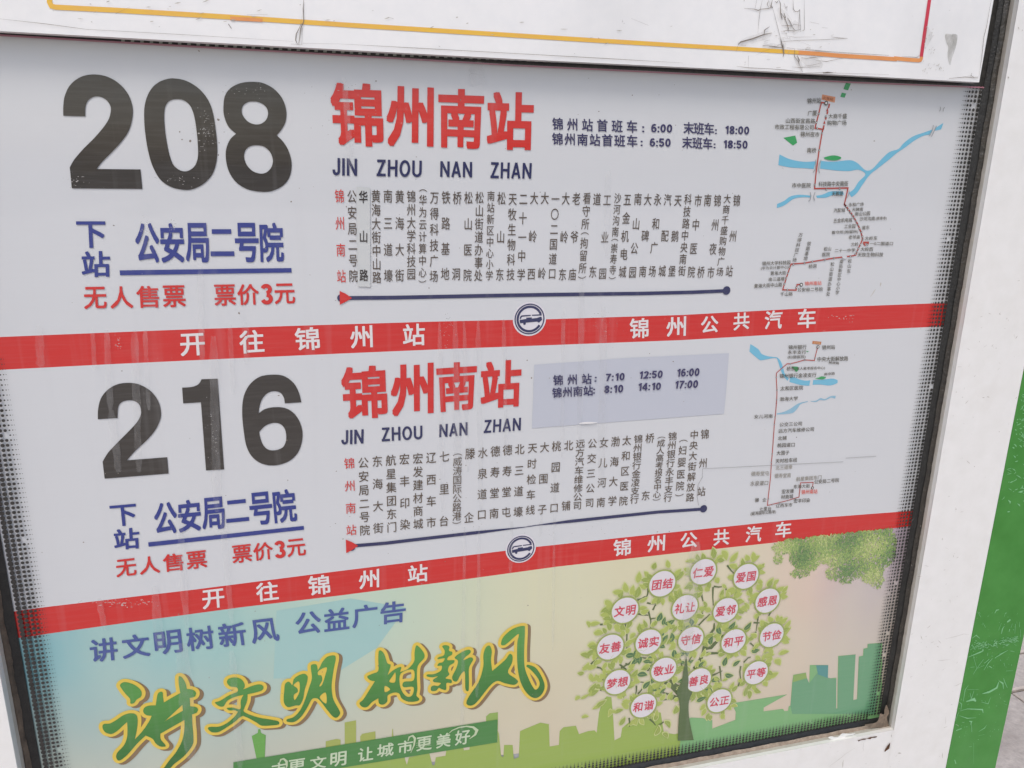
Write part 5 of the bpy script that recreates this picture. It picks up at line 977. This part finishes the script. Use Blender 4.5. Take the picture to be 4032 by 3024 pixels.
# ------------------------------------------------------------------ run marks and tape over the prints
tape = Geo()
def vstrip(g, x0, y0, x1, y1, w, off, G):
    a_, b_ = at(g, x0, y0, off), at(g, x1, y1, off); n = 10; rr = random.Random(int(x0 * 7 + y0))
    ribbon(G, [a_ + (b_ - a_) * (i / n) + Vector((rr.uniform(-1, 1) * w * .06, 0, 0)) for i in range(n + 1)], [w * rr.uniform(.75, 1.1) * (.5 if i in (0, n) else 1) for i in range(n + 1)])
G = Geo(); random.seed(3)
for k, (g, x0, y0, x1, y1, w) in enumerate((('5', 635, 430, 655, 1659, .007), ('5', 735, 420, 760, 1659, .010), ('5', 795, 425, 820, 1400, .006), ('5', 885, 415, 905, 1659, .008), ('5', 1050, 410, 1070, 1300, .006), ('5', 1560, 120, 1545, 1200, .010), ('5', 1700, 330, 1680, 1500, .012), ('5', 1440, 330, 1430, 1300, .006),
        ('8', 800, 100, 780, 1500, .006), ('8', 893, 90, 878, 1200, .006), ('8', 1385, -300, 1370, 900, .005), ('8', 1105, 60, 1095, 400, .006), ('8', 1300, 20, 1285, 160, .006), ('4', 250, 450, 265, 720, .010), ('4', 600, 470, 612, 740, .006), ('4', 690, 480, 715, 1000, .008), ('4', 870, 480, 900, 1400, .009), ('4', 940, 480, 965, 1000, .006),
        ('4', 1380, 520, 1410, 1659, .012), ('4', 1490, 440, 1510, 900, .006), ('4', 1590, 430, 1600, 700, .008), ('4', 720, 1000, 770, 1400, .010), ('7', 1160, 0, 1210, 760, .010), ('7', 1440, 0, 1500, 720, .008), ('7', 1000, 480, 1040, 900, .012), ('7', 640, 560, 680, 760, .008), ('7', 1500, 900, 1560, 1659, .012), ('7', 1180, 850, 1240, 1600, .02),
        ('2', 20, 500, 60, 1100, .008), ('4', 1300, 60, 1310, 700, .008), ('2', 870, 400, 890, 560, .020), ('2', 1730, 1100, 1720, 1659, .010))):
    vstrip(g, x0, y0, x1, y1, w * .8, .0040 + 2e-5 * k, G)
G.make('run_marks', MVEIL, pane, kind='stuff')
tp = thing('clear_tape_strip', 'upright strip of yellowed clear tape crossing the tree badges of the bottom poster', 'tape', at('m', 1500, 600, .0048))
G = Geo(); vstrip('m', 1780, -60, 1600, 1640, .020, .0048, G); G.make('tape_film', MTAPE, tp)
# specks of dirt
G = Geo(); random.seed(12)
for i in range(150):
    x = random.gauss(*random.choice(((1250, 330), (700, 300), (1700, 300), (1000, 500)))); y = random.uniform(150, 1500)
    if not 60 < x < 2000: continue
    p = at('v', x, y, .0046 + 1e-5 * i); r_ = random.choice((.0003, .0004, .0005, .0007)); n = 6
    G.add([p + Vector((math.cos(6.283 * j / n) * r_ * random.uniform(.5, 1.7), 0, math.sin(6.283 * j / n) * r_ * random.uniform(.5, 1.4))) for j in range(n)], [tuple(range(n))])
for g, x, y, s_ in (('1', 1165, 855, 2), ('1', 1235, 915, 3), ('1', 1180, 905, 2), ('1', 1415, 775, 2.5), ('1', 1420, 925, 1.5), ('1', 1415, 1005, 1.8), ('4', 1550, 370, 3), ('4', 790, 745, 2), ('2', 405, 388, 1.5), ('2', 1885, 618, 2), ('5', 1205, 675, 2), ('5', 1232, 790, 2.5), ('2', 225, 525, 2), ('1', 1290, 330, 2), ('8', 2048, 128, 2), ('8', 1885, 225, 1)):
    p = at(g, x, y, .0066); n = 6; r_ = .0004 * s_
    G.add([p + Vector((math.cos(6.283 * j / n) * r_ * random.uniform(.4, 1.4), 0, math.sin(6.283 * j / n) * r_ * random.uniform(.4, 1.4))) for j in range(n)], [tuple(range(n))])
G.make('dirt_specks', MCRACK, pane, kind='stuff')
G = Geo(); random.seed(44)
def flecks(g, x, y, sx, sy, n_, lo, hi, off=.0060):
    for i in range(n_):
        p = at(g, random.gauss(x, sx), random.gauss(y, sy), off + 8e-6 * (i % 90)); r_ = random.uniform(lo, hi); k_ = random.uniform(.5, 2.6); n = 6
        G.add([p + Vector((math.cos(6.283 * j / n) * r_ * k_ * random.uniform(.6, 1.3), 0, math.sin(6.283 * j / n) * r_ / k_ ** .5 * random.uniform(.6, 1.3))) for j in range(n)], [tuple(range(n))])
flecks('1', 1335, 860, 38, 75, 70, .0002, .0006); flecks('1', 1640, 580, 90, 20, 24, .0002, .0004); flecks('1', 500, 1170, 40, 20, 20, .0002, .0005); flecks('1', 1180, 1160, 80, 16, 24, .0002, .0006)
flecks('1', 940, 1480, 20, 50, 24, .0002, .0005); flecks('1', 1110, 1470, 20, 30, 22, .0002, .0006); flecks('4', 760, 560, 12, 30, 14, .0003, .0007); flecks('4', 1380, 1220, 16, 130, 60, .0002, .0005)
flecks('5', 690, 500, 20, 60, 30, .0002, .0005); flecks('5', 1700, 430, 60, 40, 40, .0002, .0005); flecks('7', 800, 590, 90, 14, 60, .0003, .0009); flecks('m', 1680, 1340, 60, 40, 50, .0003, .0009); flecks('n', 640, 1070, 20, 30, 18, .0003, .0007)
flecks('6', 1050, 405, 60, 16, 18, .0003, .0008); flecks('2', 60, 700, 120, 90, 40, .0002, .0005); flecks('8', 1390, 120, 500, 30, 60, .0002, .0004)
G.make('scuff_flecks', veil('scuffed_film', (206, 204, 200), .8), pane, kind='stuff')
